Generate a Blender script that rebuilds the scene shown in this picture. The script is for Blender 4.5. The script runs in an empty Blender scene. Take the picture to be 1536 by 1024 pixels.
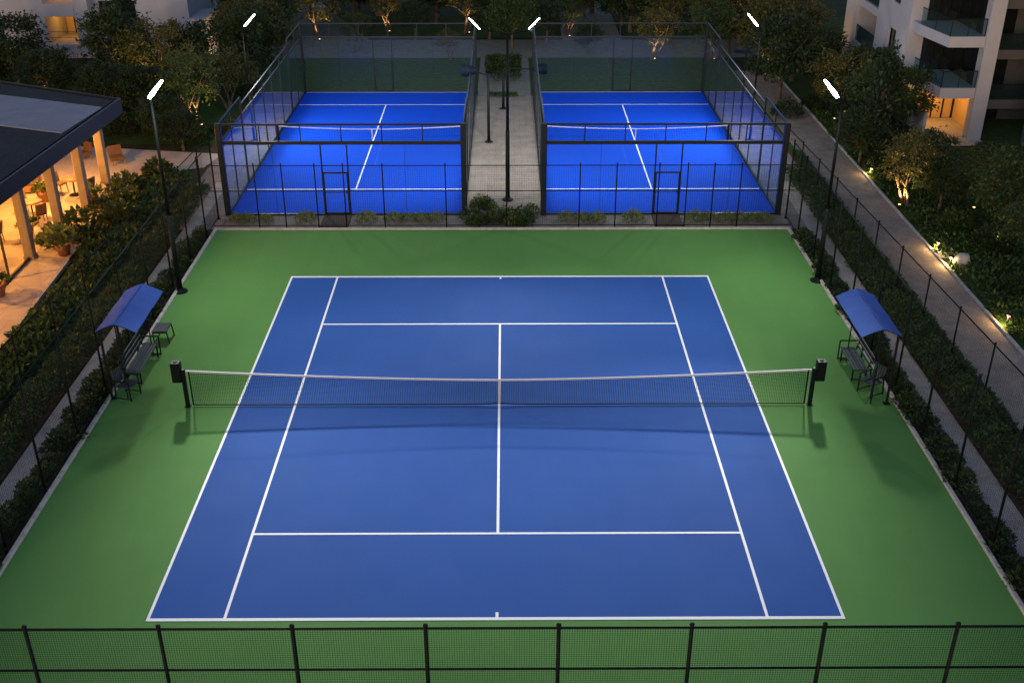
import bpy, math, random
from mathutils import Vector, Matrix
R = math.radians
sc = bpy.context.scene
col = sc.collection
random.seed(11)

# ------------------------------------------------------------------ helpers
class MB:
    """collects shapes into one mesh"""
    def __init__(s): s.v, s.f, s.sm = [], [], []
    def add(s, vs, fs, smooth=False):
        o = len(s.v); s.v += [tuple(p) for p in vs]
        s.f += [tuple(i + o for i in f) for f in fs]; s.sm += [smooth] * len(fs)
    def box(s, x0, y0, z0, x1, y1, z1):
        s.add([(x0,y0,z0),(x1,y0,z0),(x1,y1,z0),(x0,y1,z0),(x0,y0,z1),(x1,y0,z1),(x1,y1,z1),(x0,y1,z1)],
              [(0,3,2,1),(4,5,6,7),(0,1,5,4),(1,2,6,5),(2,3,7,6),(3,0,4,7)]); return s
    def bev(s, x0, y0, z0, x1, y1, z1, b=.02):
        """box with chamfered vertical and top edges"""
        def ring(z, i): return [(x0+i+b,y0+i,z),(x1-i-b,y0+i,z),(x1-i,y0+i+b,z),(x1-i,y1-i-b,z),(x1-i-b,y1-i,z),(x0+i+b,y1-i,z),(x0+i,y1-i-b,z),(x0+i,y0+i+b,z)]
        vs = ring(z0, 0) + ring(z1 - b, 0) + ring(z1, b * .7)
        fs = [tuple(range(7, -1, -1)), tuple(range(16, 24))]
        for k in range(2):
            for i in range(8): fs.append((k*8+i, k*8+(i+1) % 8, k*8+8+(i+1) % 8, k*8+8+i))
        s.add(vs, fs); return s
    def prism(s, pts, z0, z1):
        n = len(pts)
        s.add([(x, y, z0) for x, y in pts] + [(x, y, z1) for x, y in pts],
              [tuple(range(n-1, -1, -1)), tuple(range(n, 2*n))] + [(i, (i+1) % n, n+(i+1) % n, n+i) for i in range(n)]); return s
    def sheet(s, pts, z):
        s.add([(x, y, z) for x, y in pts], [tuple(range(len(pts)))]); return s
    def rect(s, x0, y0, x1, y1, z): return s.sheet([(x0,y0),(x1,y0),(x1,y1),(x0,y1)], z)
    def frame(s, p0, p1):
        d = (Vector(p1) - Vector(p0)).normalized()
        a = Vector((0, 0, 1)) if abs(d.z) < .9 else Vector((0, 1, 0))
        u = d.cross(a).normalized(); return u, d.cross(u).normalized()
    def bar(s, p0, p1, w, h=None):
        h = h or w; u, v = s.frame(p0, p1); p0, p1 = Vector(p0), Vector(p1)
        c = [(-w/2, -h/2), (w/2, -h/2), (w/2, h/2), (-w/2, h/2)]
        s.add([p0 + u*a + v*b for a, b in c] + [p1 + u*a + v*b for a, b in c],
              [(0,1,2,3),(7,6,5,4),(0,4,5,1),(1,5,6,2),(2,6,7,3),(3,7,4,0)]); return s
    def wire(s, p0, p1, w):
        u, v = s.frame(p0, p1); p0, p1 = Vector(p0), Vector(p1)
        c = [(w*.58, 0), (-w*.29, w*.5), (-w*.29, -w*.5)]
        s.add([p0 + u*a + v*b for a, b in c] + [p1 + u*a + v*b for a, b in c], [(0,3,4,1),(1,4,5,2),(2,5,3,0)]); return s
    def tube(s, p0, p1, r0, r1=None, n=8, cap=True):
        r1 = r0 if r1 is None else r1; u, v = s.frame(p0, p1); p0, p1 = Vector(p0), Vector(p1)
        cs = [(math.cos(2*math.pi*i/n), math.sin(2*math.pi*i/n)) for i in range(n)]
        s.add([p0 + (u*a + v*b)*r0 for a, b in cs] + [p1 + (u*a + v*b)*r1 for a, b in cs],
              [(i, n+i, n+(i+1) % n, (i+1) % n) for i in range(n)], True)
        if cap:
            o = len(s.v) - 2*n
            s.f += [tuple(o+i for i in range(n)), tuple(o+n+i for i in range(n-1, -1, -1))]; s.sm += [False, False]
        return s
    def path(s, pts, rs, n=7):
        for i in range(len(pts)-1): s.tube(pts[i], pts[i+1], rs[i], rs[i+1], n, cap=(i in (0, len(pts)-2)))
        return s
    def lathe(s, prof, c=(0, 0, 0), n=16):
        vs = [(c[0]+r*math.cos(2*math.pi*i/n), c[1]+r*math.sin(2*math.pi*i/n), c[2]+z) for r, z in prof for i in range(n)]
        fs = [(k*n+i, k*n+(i+1) % n, k*n+n+(i+1) % n, k*n+n+i) for k in range(len(prof)-1) for i in range(n)]
        s.add(vs, fs, True); return s
    def obox(s, c, L, n, l, w, t):
        """oriented box: centre c, long axis L, normal n"""
        c = Vector(c); L = Vector(L).normalized(); n = Vector(n); n = (n - L*n.dot(L)).normalized(); b = L.cross(n)
        q = [c + L*(l/2*i) + b*(w/2*j) + n*(t/2*k) for k in (-1, 1) for i, j in ((-1,-1),(1,-1),(1,1),(-1,1))]
        s.add(q, [(0,3,2,1),(4,5,6,7),(0,1,5,4),(1,2,6,5),(2,3,7,6),(3,0,4,7)]); return s
    def taper(s, c, L, n, l, w, t):
        c = Vector(c); L = Vector(L).normalized(); n = Vector(n); n = (n - L*n.dot(L)).normalized(); b = L.cross(n)
        o = [(-.5, -.34), (-.25, -.5), (.46, -.27), (.5, -.12), (.5, .12), (.46, .27), (-.25, .5), (-.5, .34)]
        q = [c + L*(l*i) + b*(w*j) + n*(t/2*k) for k in (-1, 1) for i, j in o]; N_ = len(o)
        s.add(q, [tuple(range(N_-1, -1, -1)), tuple(range(N_, 2*N_))] + [(i, (i+1) % N_, N_+(i+1) % N_, N_+i) for i in range(N_)])
        return s
    def leaf(s, p, d, nrm, l, w):
        p = Vector(p); side = d.cross(nrm)
        if side.length < 1e-4: side = Vector((1, 0, 0))
        side.normalize(); up = side.cross(d).normalized()
        s.v += [tuple(p), tuple(p + d*l*.5 + side*w*.5 + up*l*.07), tuple(p + d*l), tuple(p + d*l*.5 - side*w*.5 + up*l*.07)]
        o = len(s.v) - 4; s.f.append((o, o+1, o+2, o+3)); s.sm.append(False)
    def build(s, name, mat, parent=None, label=None, world=True):
        me = bpy.data.meshes.new(name)
        off = Vector((0, 0, 0))
        if parent is not None and world:
            q = parent
            while q is not None: off += q.location; q = q.parent
        me.from_pydata([(x-off.x, y-off.y, z-off.z) for x, y, z in s.v], [], s.f)
        me.polygons.foreach_set('use_smooth', s.sm); me.update()
        me.materials.append(mat)
        o = bpy.data.objects.new(name, me); col.objects.link(o)
        if parent is not None: o.parent = parent
        if label: o['label'] = label
        return o
def tag(o, label, cat, group=None):
    o['label'] = label; o['category'] = cat
    if group: o['group'] = group
    return o
def thing(name, label, cat, loc=(0, 0, 0), rz=0, group=None):
    o = bpy.data.objects.new(name, None); col.objects.link(o); o.location = loc; o.rotation_euler = (0, 0, rz)
    o.empty_display_size = .2
    return tag(o, label, cat, group)
def struct(name, mb, mat):
    o = mb.build(name, mat); o['kind'] = 'structure'; return o
def stuff(name, mb, mat, label=None):
    o = mb.build(name, mat); o['kind'] = 'stuff'
    if label: o['label'] = label
    return o
def kids(o): return [c for c in col.objects if c.parent == o]
def copy_tree(o, loc, rz=0, label=None, scale=None):
    def rec(src, parent):
        c = src.copy(); col.objects.link(c); c.parent = parent
        for ch in kids(src): rec(ch, c)
        return c
    r = rec(o, None); r.location = loc; r.rotation_euler = (0, 0, rz)
    if scale: r.scale = scale
    if label: r['label'] = label
    return r
def mini_copy(o, loc, rz, label=None, scale=(1, 1, 1)):     # a thing of one mesh
    c = o.copy(); col.objects.link(c); c.location = loc; c.rotation_euler = (0, 0, rz); c.scale = scale
    if label: c['label'] = label
    return c

# ------------------------------------------------------------------ materials
def mat(name, c, rough=.6, metal=0, spec=.4, var=0, scale=4, detail=4, bump=0, bscale=60, c2=None, emit=None, es=1):
    m = bpy.data.materials.new(name); m.use_nodes = True; nt = m.node_tree; N, Lk = nt.nodes, nt.links
    b = N['Principled BSDF']; b.inputs['Base Color'].default_value = (*c, 1); b.inputs['Roughness'].default_value = rough
    b.inputs['Metallic'].default_value = metal; b.inputs['Specular IOR Level'].default_value = spec
    if emit: b.inputs['Emission Color'].default_value = (*emit, 1); b.inputs['Emission Strength'].default_value = es
    if var or c2 or bump: tc = N.new('ShaderNodeTexCoord')
    if var or c2:
        nz = N.new('ShaderNodeTexNoise'); nz.inputs['Scale'].default_value = scale; nz.inputs['Detail'].default_value = detail
        nz.inputs['Roughness'].default_value = .65
        Lk.new(tc.outputs['Object'], nz.inputs['Vector'])
        r = N.new('ShaderNodeValToRGB'); r.color_ramp.elements[0].position = .3; r.color_ramp.elements[1].position = .7
        k = c2 or tuple(x*(1+var) for x in c)
        r.color_ramp.elements[0].color = (*(tuple(x*(1-var) for x in c)), 1); r.color_ramp.elements[1].color = (*k, 1)
        Lk.new(nz.outputs['Fac'], r.inputs['Fac']); Lk.new(r.outputs['Color'], b.inputs['Base Color'])
    if bump:
        n2 = N.new('ShaderNodeTexNoise'); n2.inputs['Scale'].default_value = bscale; n2.inputs['Detail'].default_value = 3
        Lk.new(tc.outputs['Object'], n2.inputs['Vector'])
        bp = N.new('ShaderNodeBump'); bp.inputs['Strength'].default_value = bump; bp.inputs['Distance'].default_value = .02
        Lk.new(n2.outputs['Fac'], bp.inputs['Height']); Lk.new(bp.outputs['Normal'], b.inputs['Normal'])
    return m
def brick_mat(name, c1, c2, mortar, scale, bw=.5, rh=.25, rough=.8, msize=.015, mottling=.35, rot=0, bump=.4):
    m = bpy.data.materials.new(name); m.use_nodes = True; nt = m.node_tree; N, Lk = nt.nodes, nt.links
    b = N['Principled BSDF']; b.inputs['Roughness'].default_value = rough; b.inputs['Specular IOR Level'].default_value = .3
    tc = N.new('ShaderNodeTexCoord'); mp = N.new('ShaderNodeMapping'); mp.inputs['Rotation'].default_value = (0, 0, rot)
    Lk.new(tc.outputs['Object'], mp.inputs['Vector'])
    br = N.new('ShaderNodeTexBrick'); br.inputs['Color1'].default_value = (*c1, 1); br.inputs['Color2'].default_value = (*c2, 1)
    br.inputs['Mortar'].default_value = (*mortar, 1); br.inputs['Scale'].default_value = scale
    br.inputs['Brick Width'].default_value = bw; br.inputs['Row Height'].default_value = rh; br.inputs['Mortar Size'].default_value = msize
    Lk.new(mp.outputs['Vector'], br.inputs['Vector'])
    nz = N.new('ShaderNodeTexNoise'); nz.inputs['Scale'].default_value = 1.3; nz.inputs['Detail'].default_value = 7; nz.inputs['Roughness'].default_value = .7
    Lk.new(tc.outputs['Object'], nz.inputs['Vector'])
    mr = N.new('ShaderNodeMapRange'); mr.inputs['From Min'].default_value = .3; mr.inputs['From Max'].default_value = .7
    mr.inputs['To Min'].default_value = 1-mottling; mr.inputs['To Max'].default_value = 1+mottling*.5
    Lk.new(nz.outputs['Fac'], mr.inputs['Value'])
    mx = N.new('ShaderNodeMix'); mx.data_type = 'RGBA'; mx.blend_type = 'MULTIPLY'; mx.inputs['Factor'].default_value = 1
    Lk.new(br.outputs['Color'], mx.inputs[6]); Lk.new(mr.outputs['Result'], mx.inputs[7]); Lk.new(mx.outputs[2], b.inputs['Base Color'])
    bp = N.new('ShaderNodeBump'); bp.inputs['Strength'].default_value = bump; bp.inputs['Distance'].default_value = .01; bp.invert = True
    Lk.new(br.outputs['Fac'], bp.inputs['Height']); Lk.new(bp.outputs['Normal'], b.inputs['Normal'])
    return m
def court_mat(name, c, var=.06, rough=.62, spec=.35):
    """acrylic court paint: fine grain, faint large blotches and squeegee streaks"""
    m = bpy.data.materials.new(name); m.use_nodes = True; nt = m.node_tree; N, Lk = nt.nodes, nt.links
    b = N['Principled BSDF']; b.inputs['Specular IOR Level'].default_value = spec
    tc = N.new('ShaderNodeTexCoord')
    def noise(sc_, det, stretch=None):
        nz = N.new('ShaderNodeTexNoise'); nz.inputs['Scale'].default_value = sc_; nz.inputs['Detail'].default_value = det; nz.inputs['Roughness'].default_value = .6
        if stretch:
            mp = N.new('ShaderNodeMapping'); mp.inputs['Scale'].default_value = stretch
            Lk.new(tc.outputs['Object'], mp.inputs['Vector']); Lk.new(mp.outputs['Vector'], nz.inputs['Vector'])
        else: Lk.new(tc.outputs['Object'], nz.inputs['Vector'])
        return nz.outputs['Fac']
    def mul(a, k):
        q = N.new('ShaderNodeMath'); q.operation = 'MULTIPLY_ADD'; Lk.new(a, q.inputs[0]); q.inputs[1].default_value = k; q.inputs[2].default_value = -k/2
        return q.outputs[0]
    def addn(a, b2):
        q = N.new('ShaderNodeMath'); q.operation = 'ADD'; Lk.new(a, q.inputs[0]); Lk.new(b2, q.inputs[1]); return q.outputs[0]
    t = addn(addn(mul(noise(.35, 5), var*3.0), mul(noise(2.2, 5, (1, .12, 1)), var*1.6)), mul(noise(45, 2), var*1.5))
    q = N.new('ShaderNodeMath'); q.operation = 'ADD'; Lk.new(t, q.inputs[0]); q.inputs[1].default_value = 1
    mx = N.new('ShaderNodeMix'); mx.data_type = 'RGBA'; mx.blend_type = 'MULTIPLY'; mx.inputs['Factor'].default_value = 1
    mx.inputs[6].default_value = (*c, 1); Lk.new(q.outputs[0], mx.inputs[7]); Lk.new(mx.outputs[2], b.inputs['Base Color'])
    rr = N.new('ShaderNodeMath'); rr.operation = 'ADD'; Lk.new(mul(noise(.8, 4), .16), rr.inputs[0]); rr.inputs[1].default_value = rough
    Lk.new(rr.outputs[0], b.inputs['Roughness'])
    bp = N.new('ShaderNodeBump'); bp.inputs['Strength'].default_value = .15; bp.inputs['Distance'].default_value = .004
    Lk.new(noise(180, 2), bp.inputs['Height']); Lk.new(bp.outputs['Normal'], b.inputs['Normal'])
    return m
def glass_mat(name, tint, refl=1.0, rough=.02, haze=0.0, hazec=(.5, .55, .55), power=1.0):
    m = bpy.data.materials.new(name); m.use_nodes = True; nt = m.node_tree; N, Lk = nt.nodes, nt.links
    for n in list(N): N.remove(n)
    out = N.new('ShaderNodeOutputMaterial'); tr = N.new('ShaderNodeBsdfTransparent'); tr.inputs['Color'].default_value = (*tint, 1)
    gl = N.new('ShaderNodeBsdfGlossy'); gl.inputs['Roughness'].default_value = rough; gl.inputs['Color'].default_value = (.9, .95, 1, 1)
    fr = N.new('ShaderNodeFresnel')
    ge = N.new('ShaderNodeNewGeometry'); io = N.new('ShaderNodeMapRange'); io.inputs['To Min'].default_value = 1.5; io.inputs['To Max'].default_value = 1/1.5
    Lk.new(ge.outputs['Backfacing'], io.inputs['Value']); Lk.new(io.outputs['Result'], fr.inputs['IOR'])
    ml = N.new('ShaderNodeMath'); ml.operation = 'MULTIPLY'; ml.inputs[1].default_value = refl; ml.use_clamp = True
    pw = N.new('ShaderNodeMath'); pw.operation = 'POWER'; pw.inputs[1].default_value = power
    Lk.new(fr.outputs['Fac'], pw.inputs[0]); Lk.new(pw.outputs[0], ml.inputs[0])
    mx = N.new('ShaderNodeMixShader'); Lk.new(ml.outputs[0], mx.inputs['Fac'])
    src = tr.outputs[0]
    if haze:
        df = N.new('ShaderNodeBsdfDiffuse'); df.inputs['Color'].default_value = (*hazec, 1)
        m2 = N.new('ShaderNodeMixShader'); m2.inputs['Fac'].default_value = haze
        Lk.new(src, m2.inputs[1]); Lk.new(df.outputs[0], m2.inputs[2]); src = m2.outputs[0]
    Lk.new(src, mx.inputs[1]); Lk.new(gl.outputs[0], mx.inputs[2]); Lk.new(mx.outputs[0], out.inputs['Surface'])
    return m
def leaf_mat(name, c1, c2, scale=1.6, trans=.3):
    m = bpy.data.materials.new(name); m.use_nodes = True; nt = m.node_tree; N, Lk = nt.nodes, nt.links
    b = N['Principled BSDF']; b.inputs['Roughness'].default_value = .5; b.inputs['Specular IOR Level'].default_value = .3
    tc = N.new('ShaderNodeTexCoord'); nz = N.new('ShaderNodeTexNoise'); nz.inputs['Scale'].default_value = scale; nz.inputs['Detail'].default_value = 8; nz.inputs['Roughness'].default_value = .8
    oi = N.new('ShaderNodeObjectInfo')
    va = N.new('ShaderNodeVectorMath'); va.operation = 'ADD'; Lk.new(tc.outputs['Object'], va.inputs[0])
    vm = N.new('ShaderNodeMath'); vm.operation = 'MULTIPLY'; vm.inputs[1].default_value = 40; Lk.new(oi.outputs['Random'], vm.inputs[0])
    Lk.new(vm.outputs[0], va.inputs[1]); Lk.new(va.outputs[0], nz.inputs['Vector'])
    r = N.new('ShaderNodeValToRGB'); r.color_ramp.elements[0].position = .35; r.color_ramp.elements[1].position = .65
    r.color_ramp.elements[0].color = (*c1, 1); r.color_ramp.elements[1].color = (*c2, 1)
    Lk.new(nz.outputs['Fac'], r.inputs['Fac']); Lk.new(r.outputs['Color'], b.inputs['Base Color'])
    t = N.new('ShaderNodeBsdfTranslucent'); Lk.new(r.outputs['Color'], t.inputs['Color'])
    mx = N.new('ShaderNodeMixShader'); mx.inputs['Fac'].default_value = trans
    Lk.new(b.outputs[0], mx.inputs[1]); Lk.new(t.outputs[0], mx.inputs[2]); Lk.new(mx.outputs[0], N['Material Output'].inputs['Surface'])
    return m
def emit_mat(name, c, s):
    return mat(name, (.8, .8, .8), emit=c, es=s)

M = dict(
    ground=mat('ground_earth', (.030, .038, .018), .95, spec=.1, c2=(.050, .060, .024), var=.3, scale=.8, detail=8, bump=.6, bscale=14),
    lawn=mat('lawn_grass', (.028, .062, .016), .95, spec=.1, c2=(.060, .110, .030), var=.25, scale=3, detail=9, bump=1, bscale=45),
    green=court_mat('green_acrylic', (.097, .245, .060), .085, .8, .12),
    blue=court_mat('blue_acrylic', (.025, .092, .335), .075, .8, .12),
    padel=court_mat('padel_turf_blue', (.006, .066, .60), .06, .9, .06),
    line=mat('white_line_paint', (.86, .87, .86), .6, var=.05, scale=14),
    kerb=mat('concrete_kerb', (.38, .36, .33), .85, c2=(.5, .48, .44), var=.2, scale=5, bump=.3),
    soil=mat('bare_soil', (.055, .036, .022), .95, spec=.1, c2=(.095, .065, .042), var=.35, scale=3, detail=8, bump=1, bscale=30),
    paver=brick_mat('paving_setts', (.35, .285, .24), (.29, .24, .20), (.19, .16, .135), 5, .5, .5, msize=.03),
    pale=brick_mat('pale_paving_setts', (.47, .42, .38), (.40, .355, .32), (.25, .22, .20), 5, .5, .5, msize=.03),
    slab=brick_mat('walkway_slabs', (.24, .205, .18), (.21, .185, .16), (.13, .115, .10), 1, .6, .6, msize=.008, mottling=.3),
    terrace=brick_mat('terrace_slabs', (.46, .40, .34), (.42, .36, .30), (.28, .25, .22), 1, .9, .9, msize=.008, mottling=.18),
    asphalt=mat('grey_asphalt', (.14, .15, .13), .9, c2=(.19, .20, .175), var=.2, scale=2, bump=.5, bscale=90),
    metal=mat('dark_green_coated_steel', (.004, .008, .008), .55, spec=.12, var=.15, scale=8),
    wire=mat('dark_green_fence_wire', (.006, .015, .010), .7, spec=.08),
    black=mat('black_powder_coat', (.008, .010, .012), .6, spec=.15, var=.2, scale=10),
    padframe=mat('padel_frame_paint', (.008, .013, .019), .4, spec=.3, var=.15, scale=6),
    glassp=glass_mat('padel_glass', (.93, .97, .96), 1.0, .02, .014, (.40, .52, .44), 1.35),
    glassb=glass_mat('balcony_glass', (.42, .58, .58), .9, .03, .05, (.2, .3, .3)),
    glassw=glass_mat('clear_window_glass', (.92, .92, .9), .7),
    glassd=mat('dark_window_glass', (.012, .015, .018), .06, spec=.8),
    netc=mat('black_net_cord', (.004, .006, .009), .9, spec=.05),
    band=mat('white_net_tape', (.55, .55, .58), .7, var=.06, scale=9),
    canvas=mat('blue_canopy_fabric', (.032, .095, .38), .75, spec=.12, var=.08, scale=3, bump=.2, bscale=120),
    bench=mat('dark_bench_slats', (.020, .034, .042), .5, var=.25, scale=12),
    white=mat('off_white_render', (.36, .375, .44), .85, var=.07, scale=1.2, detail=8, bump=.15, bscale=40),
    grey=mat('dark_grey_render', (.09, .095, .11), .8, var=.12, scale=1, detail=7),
    shingle=brick_mat('dark_roof_slats', (.035, .036, .042), (.024, .025, .030), (.010, .010, .012), 3, 1.2, .25, msize=.03, rot=R(90), bump=.8),
    membrane=mat('pale_roof_membrane', (.22, .23, .28), .6, var=.15, scale=1.5, detail=8, bump=.2, bscale=8),
    fascia=mat('charcoal_fascia', (.016, .017, .021), .45, spec=.5),
    column=mat('pale_stone_column', (.20, .165, .125), .75, var=.12, scale=3, bump=.2),
    wood=mat('warm_timber', (.20, .11, .05), .55, c2=(.28, .16, .08), var=.3, scale=4),
    plaster=mat('cream_plaster', (.62, .50, .34), .85, var=.05, scale=2),
    terra=mat('terracotta_pot', (.28, .12, .06), .8, var=.2, scale=5),
    bark=mat('tree_bark', (.085, .060, .040), .9, c2=(.14, .10, .07), var=.3, scale=9, bump=.8, bscale=25),
    stone=mat('pale_garden_stone', (.46, .42, .37), .85, var=.15, scale=4, bump=.5, bscale=12),
    mat_=mat('dark_rubber_mat', (.055, .035, .028), .9, var=.2, scale=20, bump=.5),
    uphol=mat('brown_upholstery', (.10, .055, .03), .8, var=.15, scale=8),
    lens=emit_mat('floodlight_led', (1, .93, .80), 30),
    warm=emit_mat('warm_bulb', (1, .50, .15), 5),
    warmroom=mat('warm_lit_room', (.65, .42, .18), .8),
    leaf_dark=leaf_mat('leaf_dark', (.017, .034, .012), (.046, .076, .023)),
    leaf_mid=leaf_mat('leaf_mid', (.028, .055, .014), (.072, .112, .029)),
    leaf_olive=leaf_mat('leaf_olive', (.050, .054, .012), (.110, .108, .026)),
    leaf_blue=leaf_mat('leaf_blue_green', (.016, .034, .018), (.042, .070, .034)),
    leaf_hedge=leaf_mat('leaf_hedge', (.020, .044, .011), (.062, .102, .027), 2.2),
    leaf_light=leaf_mat('leaf_light', (.090, .130, .030), (.200, .240, .065), 3),
    grass=leaf_mat('grass_blade', (.030, .065, .014), (.070, .120, .030), 2.0),
)

# ------------------------------------------------------------------ camera, world, settings
CX, CH = .23, 16.1
cam = bpy.data.cameras.new('camera'); co = bpy.data.objects.new('camera', cam); col.objects.link(co)
cam.sensor_width = 36; cam.lens = 36*1640/1536; cam.clip_end = 600; cam.clip_start = .1
co.location = (CX, 0, CH); co.rotation_euler = (R(90-27.6), 0, -.0051); sc.camera = co
w = bpy.data.worlds.new('World'); sc.world = w; w.use_nodes = True
nt = w.node_tree; sky = nt.nodes.new('ShaderNodeTexSky'); sky.sky_type = 'NISHITA'; sky.sun_disc = False
sky.sun_elevation = R(9.0); sky.sun_rotation = R(200); sky.air_density = 1.2; sky.dust_density = 2.0
tint = nt.nodes.new('ShaderNodeMix'); tint.data_type = 'RGBA'; tint.blend_type = 'MULTIPLY'; tint.inputs['Factor'].default_value = 1
tint.inputs[7].default_value = (.86, .88, 1.16, 1)
nt.links.new(sky.outputs['Color'], tint.inputs[6]); nt.links.new(tint.outputs[2], nt.nodes['Background'].inputs['Color'])
SKY = .17
nt.nodes['Background'].inputs['Strength'].default_value = SKY
sc.view_settings.view_transform = 'Standard'; sc.view_settings.look = 'None'; sc.view_settings.exposure = 0; sc.view_settings.gamma = 1
sc.cycles.use_denoising = True
sc.cycles.max_bounces = 6; sc.cycles.transparent_max_bounces = 40; sc.cycles.sample_clamp_indirect = 3
sc.cycles.caustics_reflective = False; sc.cycles.caustics_refractive = False

def spot(parent, loc, target, power, size, blend=1, colr=(1, .965, .91), rad=.12):
    l = bpy.data.lights.new('lamp_beam', 'SPOT'); l.energy = power; l.spot_size = R(size); l.spot_blend = blend; l.color = colr; l.shadow_soft_size = rad
    o = bpy.data.objects.new('lamp_beam', l); col.objects.link(o); o.parent = parent
    base = parent.location if parent else Vector()
    o.location = Vector(loc) - base
    o.rotation_euler = (Vector(target) - Vector(loc)).to_track_quat('-Z', 'Y').to_euler(); return o
def point(parent, loc, power, colr=(1, .58, .24), rad=.06):
    l = bpy.data.lights.new('bulb_glow', 'POINT'); l.energy = power; l.color = colr; l.shadow_soft_size = rad
    o = bpy.data.objects.new('bulb_glow', l); col.objects.link(o); o.parent = parent
    o.location = Vector(loc) - (parent.location if parent else Vector()); return o

# ------------------------------------------------------------------ setting: ground sheets
struct('ground', MB().rect(-160, -40, 160, 220, -.06), M['ground'])
struct('lawn', MB().rect(-13.9, 61.4, -1.4, 69.4, -.03).rect(1.6, 61.4, 13.6, 69.4, -.03).rect(16.25, 8, 40, 66, -.03).rect(-40, 51.6, -11.9, 66, -.034), M['lawn'])
struct('tennis_surround', MB().rect(-11.2, 12.5, 11.32, 40.3, 0), M['green'])
struct('tennis_court_floor', MB().rect(-7.50, 17.95, 7.46, 35.86, .004), M['blue'])
L = MB(); z = .008; a = .066
L.rect(-7.50, 17.95, 7.46, 18.04, z).rect(-7.50, 35.75, 7.46, 35.86, z)
L.rect(-7.50, 18.04, -7.50+a, 35.75, z).rect(7.46-a, 18.04, 7.46, 35.75, z)
L.rect(-5.83-a/2, 18.04, -5.83+a/2, 35.75, z).rect(5.80-a/2, 18.04, 5.80+a/2, 35.75, z)
L.rect(-5.83+a/2, 20.91, 5.80-a/2, 20.98, z).rect(-5.83+a/2, 31.99, 5.80-a/2, 32.07, z)
L.rect(-a/2, 20.98, a/2, 31.99, z).rect(-a/2, 18.04, a/2, 18.20, z).rect(-a/2, 35.60, a/2, 35.75, z)
struct('tennis_markings', L, M['line'])
K = MB().bev(-11.32, 12.5, -.06, -11.2, 40.3, .07).bev(11.32, 12.5, -.06, 11.44, 40.3, .07).bev(-11.32, 40.3, -.06, 11.44, 40.42, .07)
K.bev(16.25, 8, -.06, 16.36, 66, .05)
struct('kerb', K, M['kerb'])
struct('soil_strip', MB().rect(-12.1, 10, -11.32, 40.5, -.02).rect(11.44, 10, 12.0, 40.5, -.02).rect(-14.0, 10, -12.72, 62, -.022).rect(12.75, 10, 13.85, 62, -.022), M['soil'])
struct('narrow_path', MB().sheet([(-12.72, 8), (-12.12, 8), (-12.0, 46), (-12.55, 46)], -.012).sheet([(11.98, 8), (12.75, 8), (12.8, 46), (12.2, 46)], -.012), M['pale'])
struct('wide_path', MB().sheet([(14.3, 6), (16.25, 6), (16.25, 66), (14.0, 66)], -.012), M['paver'])
struct('grass_verge', MB().rect(13.85, 8, 14.35, 62, -.018).rect(-15.7, 8, -14.0, 46, -.018), M['lawn'])
struct('terrace', MB().sheet([(-40, 20), (-15.55, 20), (-15.75, 31), (-16.05, 37.3), (-16.2, 47), (-13.6, 48.0), (-13.2, 50.0), (-22, 51.5), (-40, 51.5)], -.008), M['terrace'])
struct('terrace_edge', MB().prism([(-15.55, 20), (-15.43, 20), (-15.63, 31), (-15.93, 37.3), (-16.05, 37.3), (-15.75, 31)], -.06, .07), M['kerb'])
struct('walkway', MB().rect(-1.45, 40.42, 1.65, 60.3, -.010).rect(-13.4, 40.42, -1.45, 61.3, -.014).rect(1.65, 40.42, 13.6, 61.3, -.014), M['slab'])
struct('back_path', MB().rect(-40, 69.4, 40, 74.6, -.012).rect(-1.4, 60.3, 1.6, 69.4, -.020).rect(4, 74.6, 8, 95, -.012).sheet([(-14, 74.6), (-9, 74.6), (-17, 95), (-22, 95)], -.012), M['asphalt'])
struct('park_lawn', MB().rect(-9, 75.2, 3.6, 82, -.02).rect(8.6, 75.2, 30, 82, -.02), M['lawn'])

# ------------------------------------------------------------------ fences
def grid(mb, p0, p1, z0, z1, pitch, wv):
    p0, p1 = Vector(p0), Vector(p1); n = int((p1-p0).length/pitch)
    for i in range(1, n):
        q = p0.lerp(p1, i/n); mb.wire((q.x, q.y, z0), (q.x, q.y, z1), wv)
    m = int((z1-z0)/pitch)
    for j in range(1, m):
        zz = z0 + (z1-z0)*j/m; mb.wire((p0.x, p0.y, zz), (p1.x, p1.y, zz), wv)
    return mb
def fence(name, label, p0, p1, h, ts, rails, pitch=.08, wv=.0045, pr=.032, cat='fence', rr=.022, skip=None):
    p0, p1 = Vector((*p0, 0)), Vector((*p1, 0)); mid = p0.lerp(p1, .5)
    t = thing(name, label, cat, mid)
    n = (p1-p0).length
    for d in ts:
        q = p0 + (p1-p0)*(d/n)
        MB().tube((q.x, q.y, -.05), (q.x, q.y, h+.05), pr, pr, 8).lathe([(pr*1.2, 0), (pr*1.2, .03), (0, .055)], (q.x, q.y, h+.05), 8).lathe([(pr*2.4, 0), (pr*2.4, .02), (pr, .03)], (q.x, q.y, 0), 8).build('post', M['metal'], t)
    for zz in rails: MB().tube((p0.x, p0.y, zz), (p1.x, p1.y, zz), rr, rr, 6).build('rail', M['metal'], t)
    grid(MB(), p0, p1, .04, h, pitch, wv).build('wire_mesh', M['wire'], t)
    return t
H3 = 3.15
fence('wire_fence', 'dark wire fence across the foreground below the near baseline', (-13.0, 14.25), (13.0, 14.25), H3,
      [.48+i*2.27 for i in range(0, 12)], [H3, 2.22, .06], .043, .0050, .037, rr=.024)
ys = [15.55 + 2.4*i for i in range(0, 11)]
fence('wire_fence', 'tall dark wire fence on the left kerb of the green court', (-11.42, 14.4), (-11.42, 41.6), H3, [y-14.4 for y in ys]+[27.15], [H3, .08], .085, .004)
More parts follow.
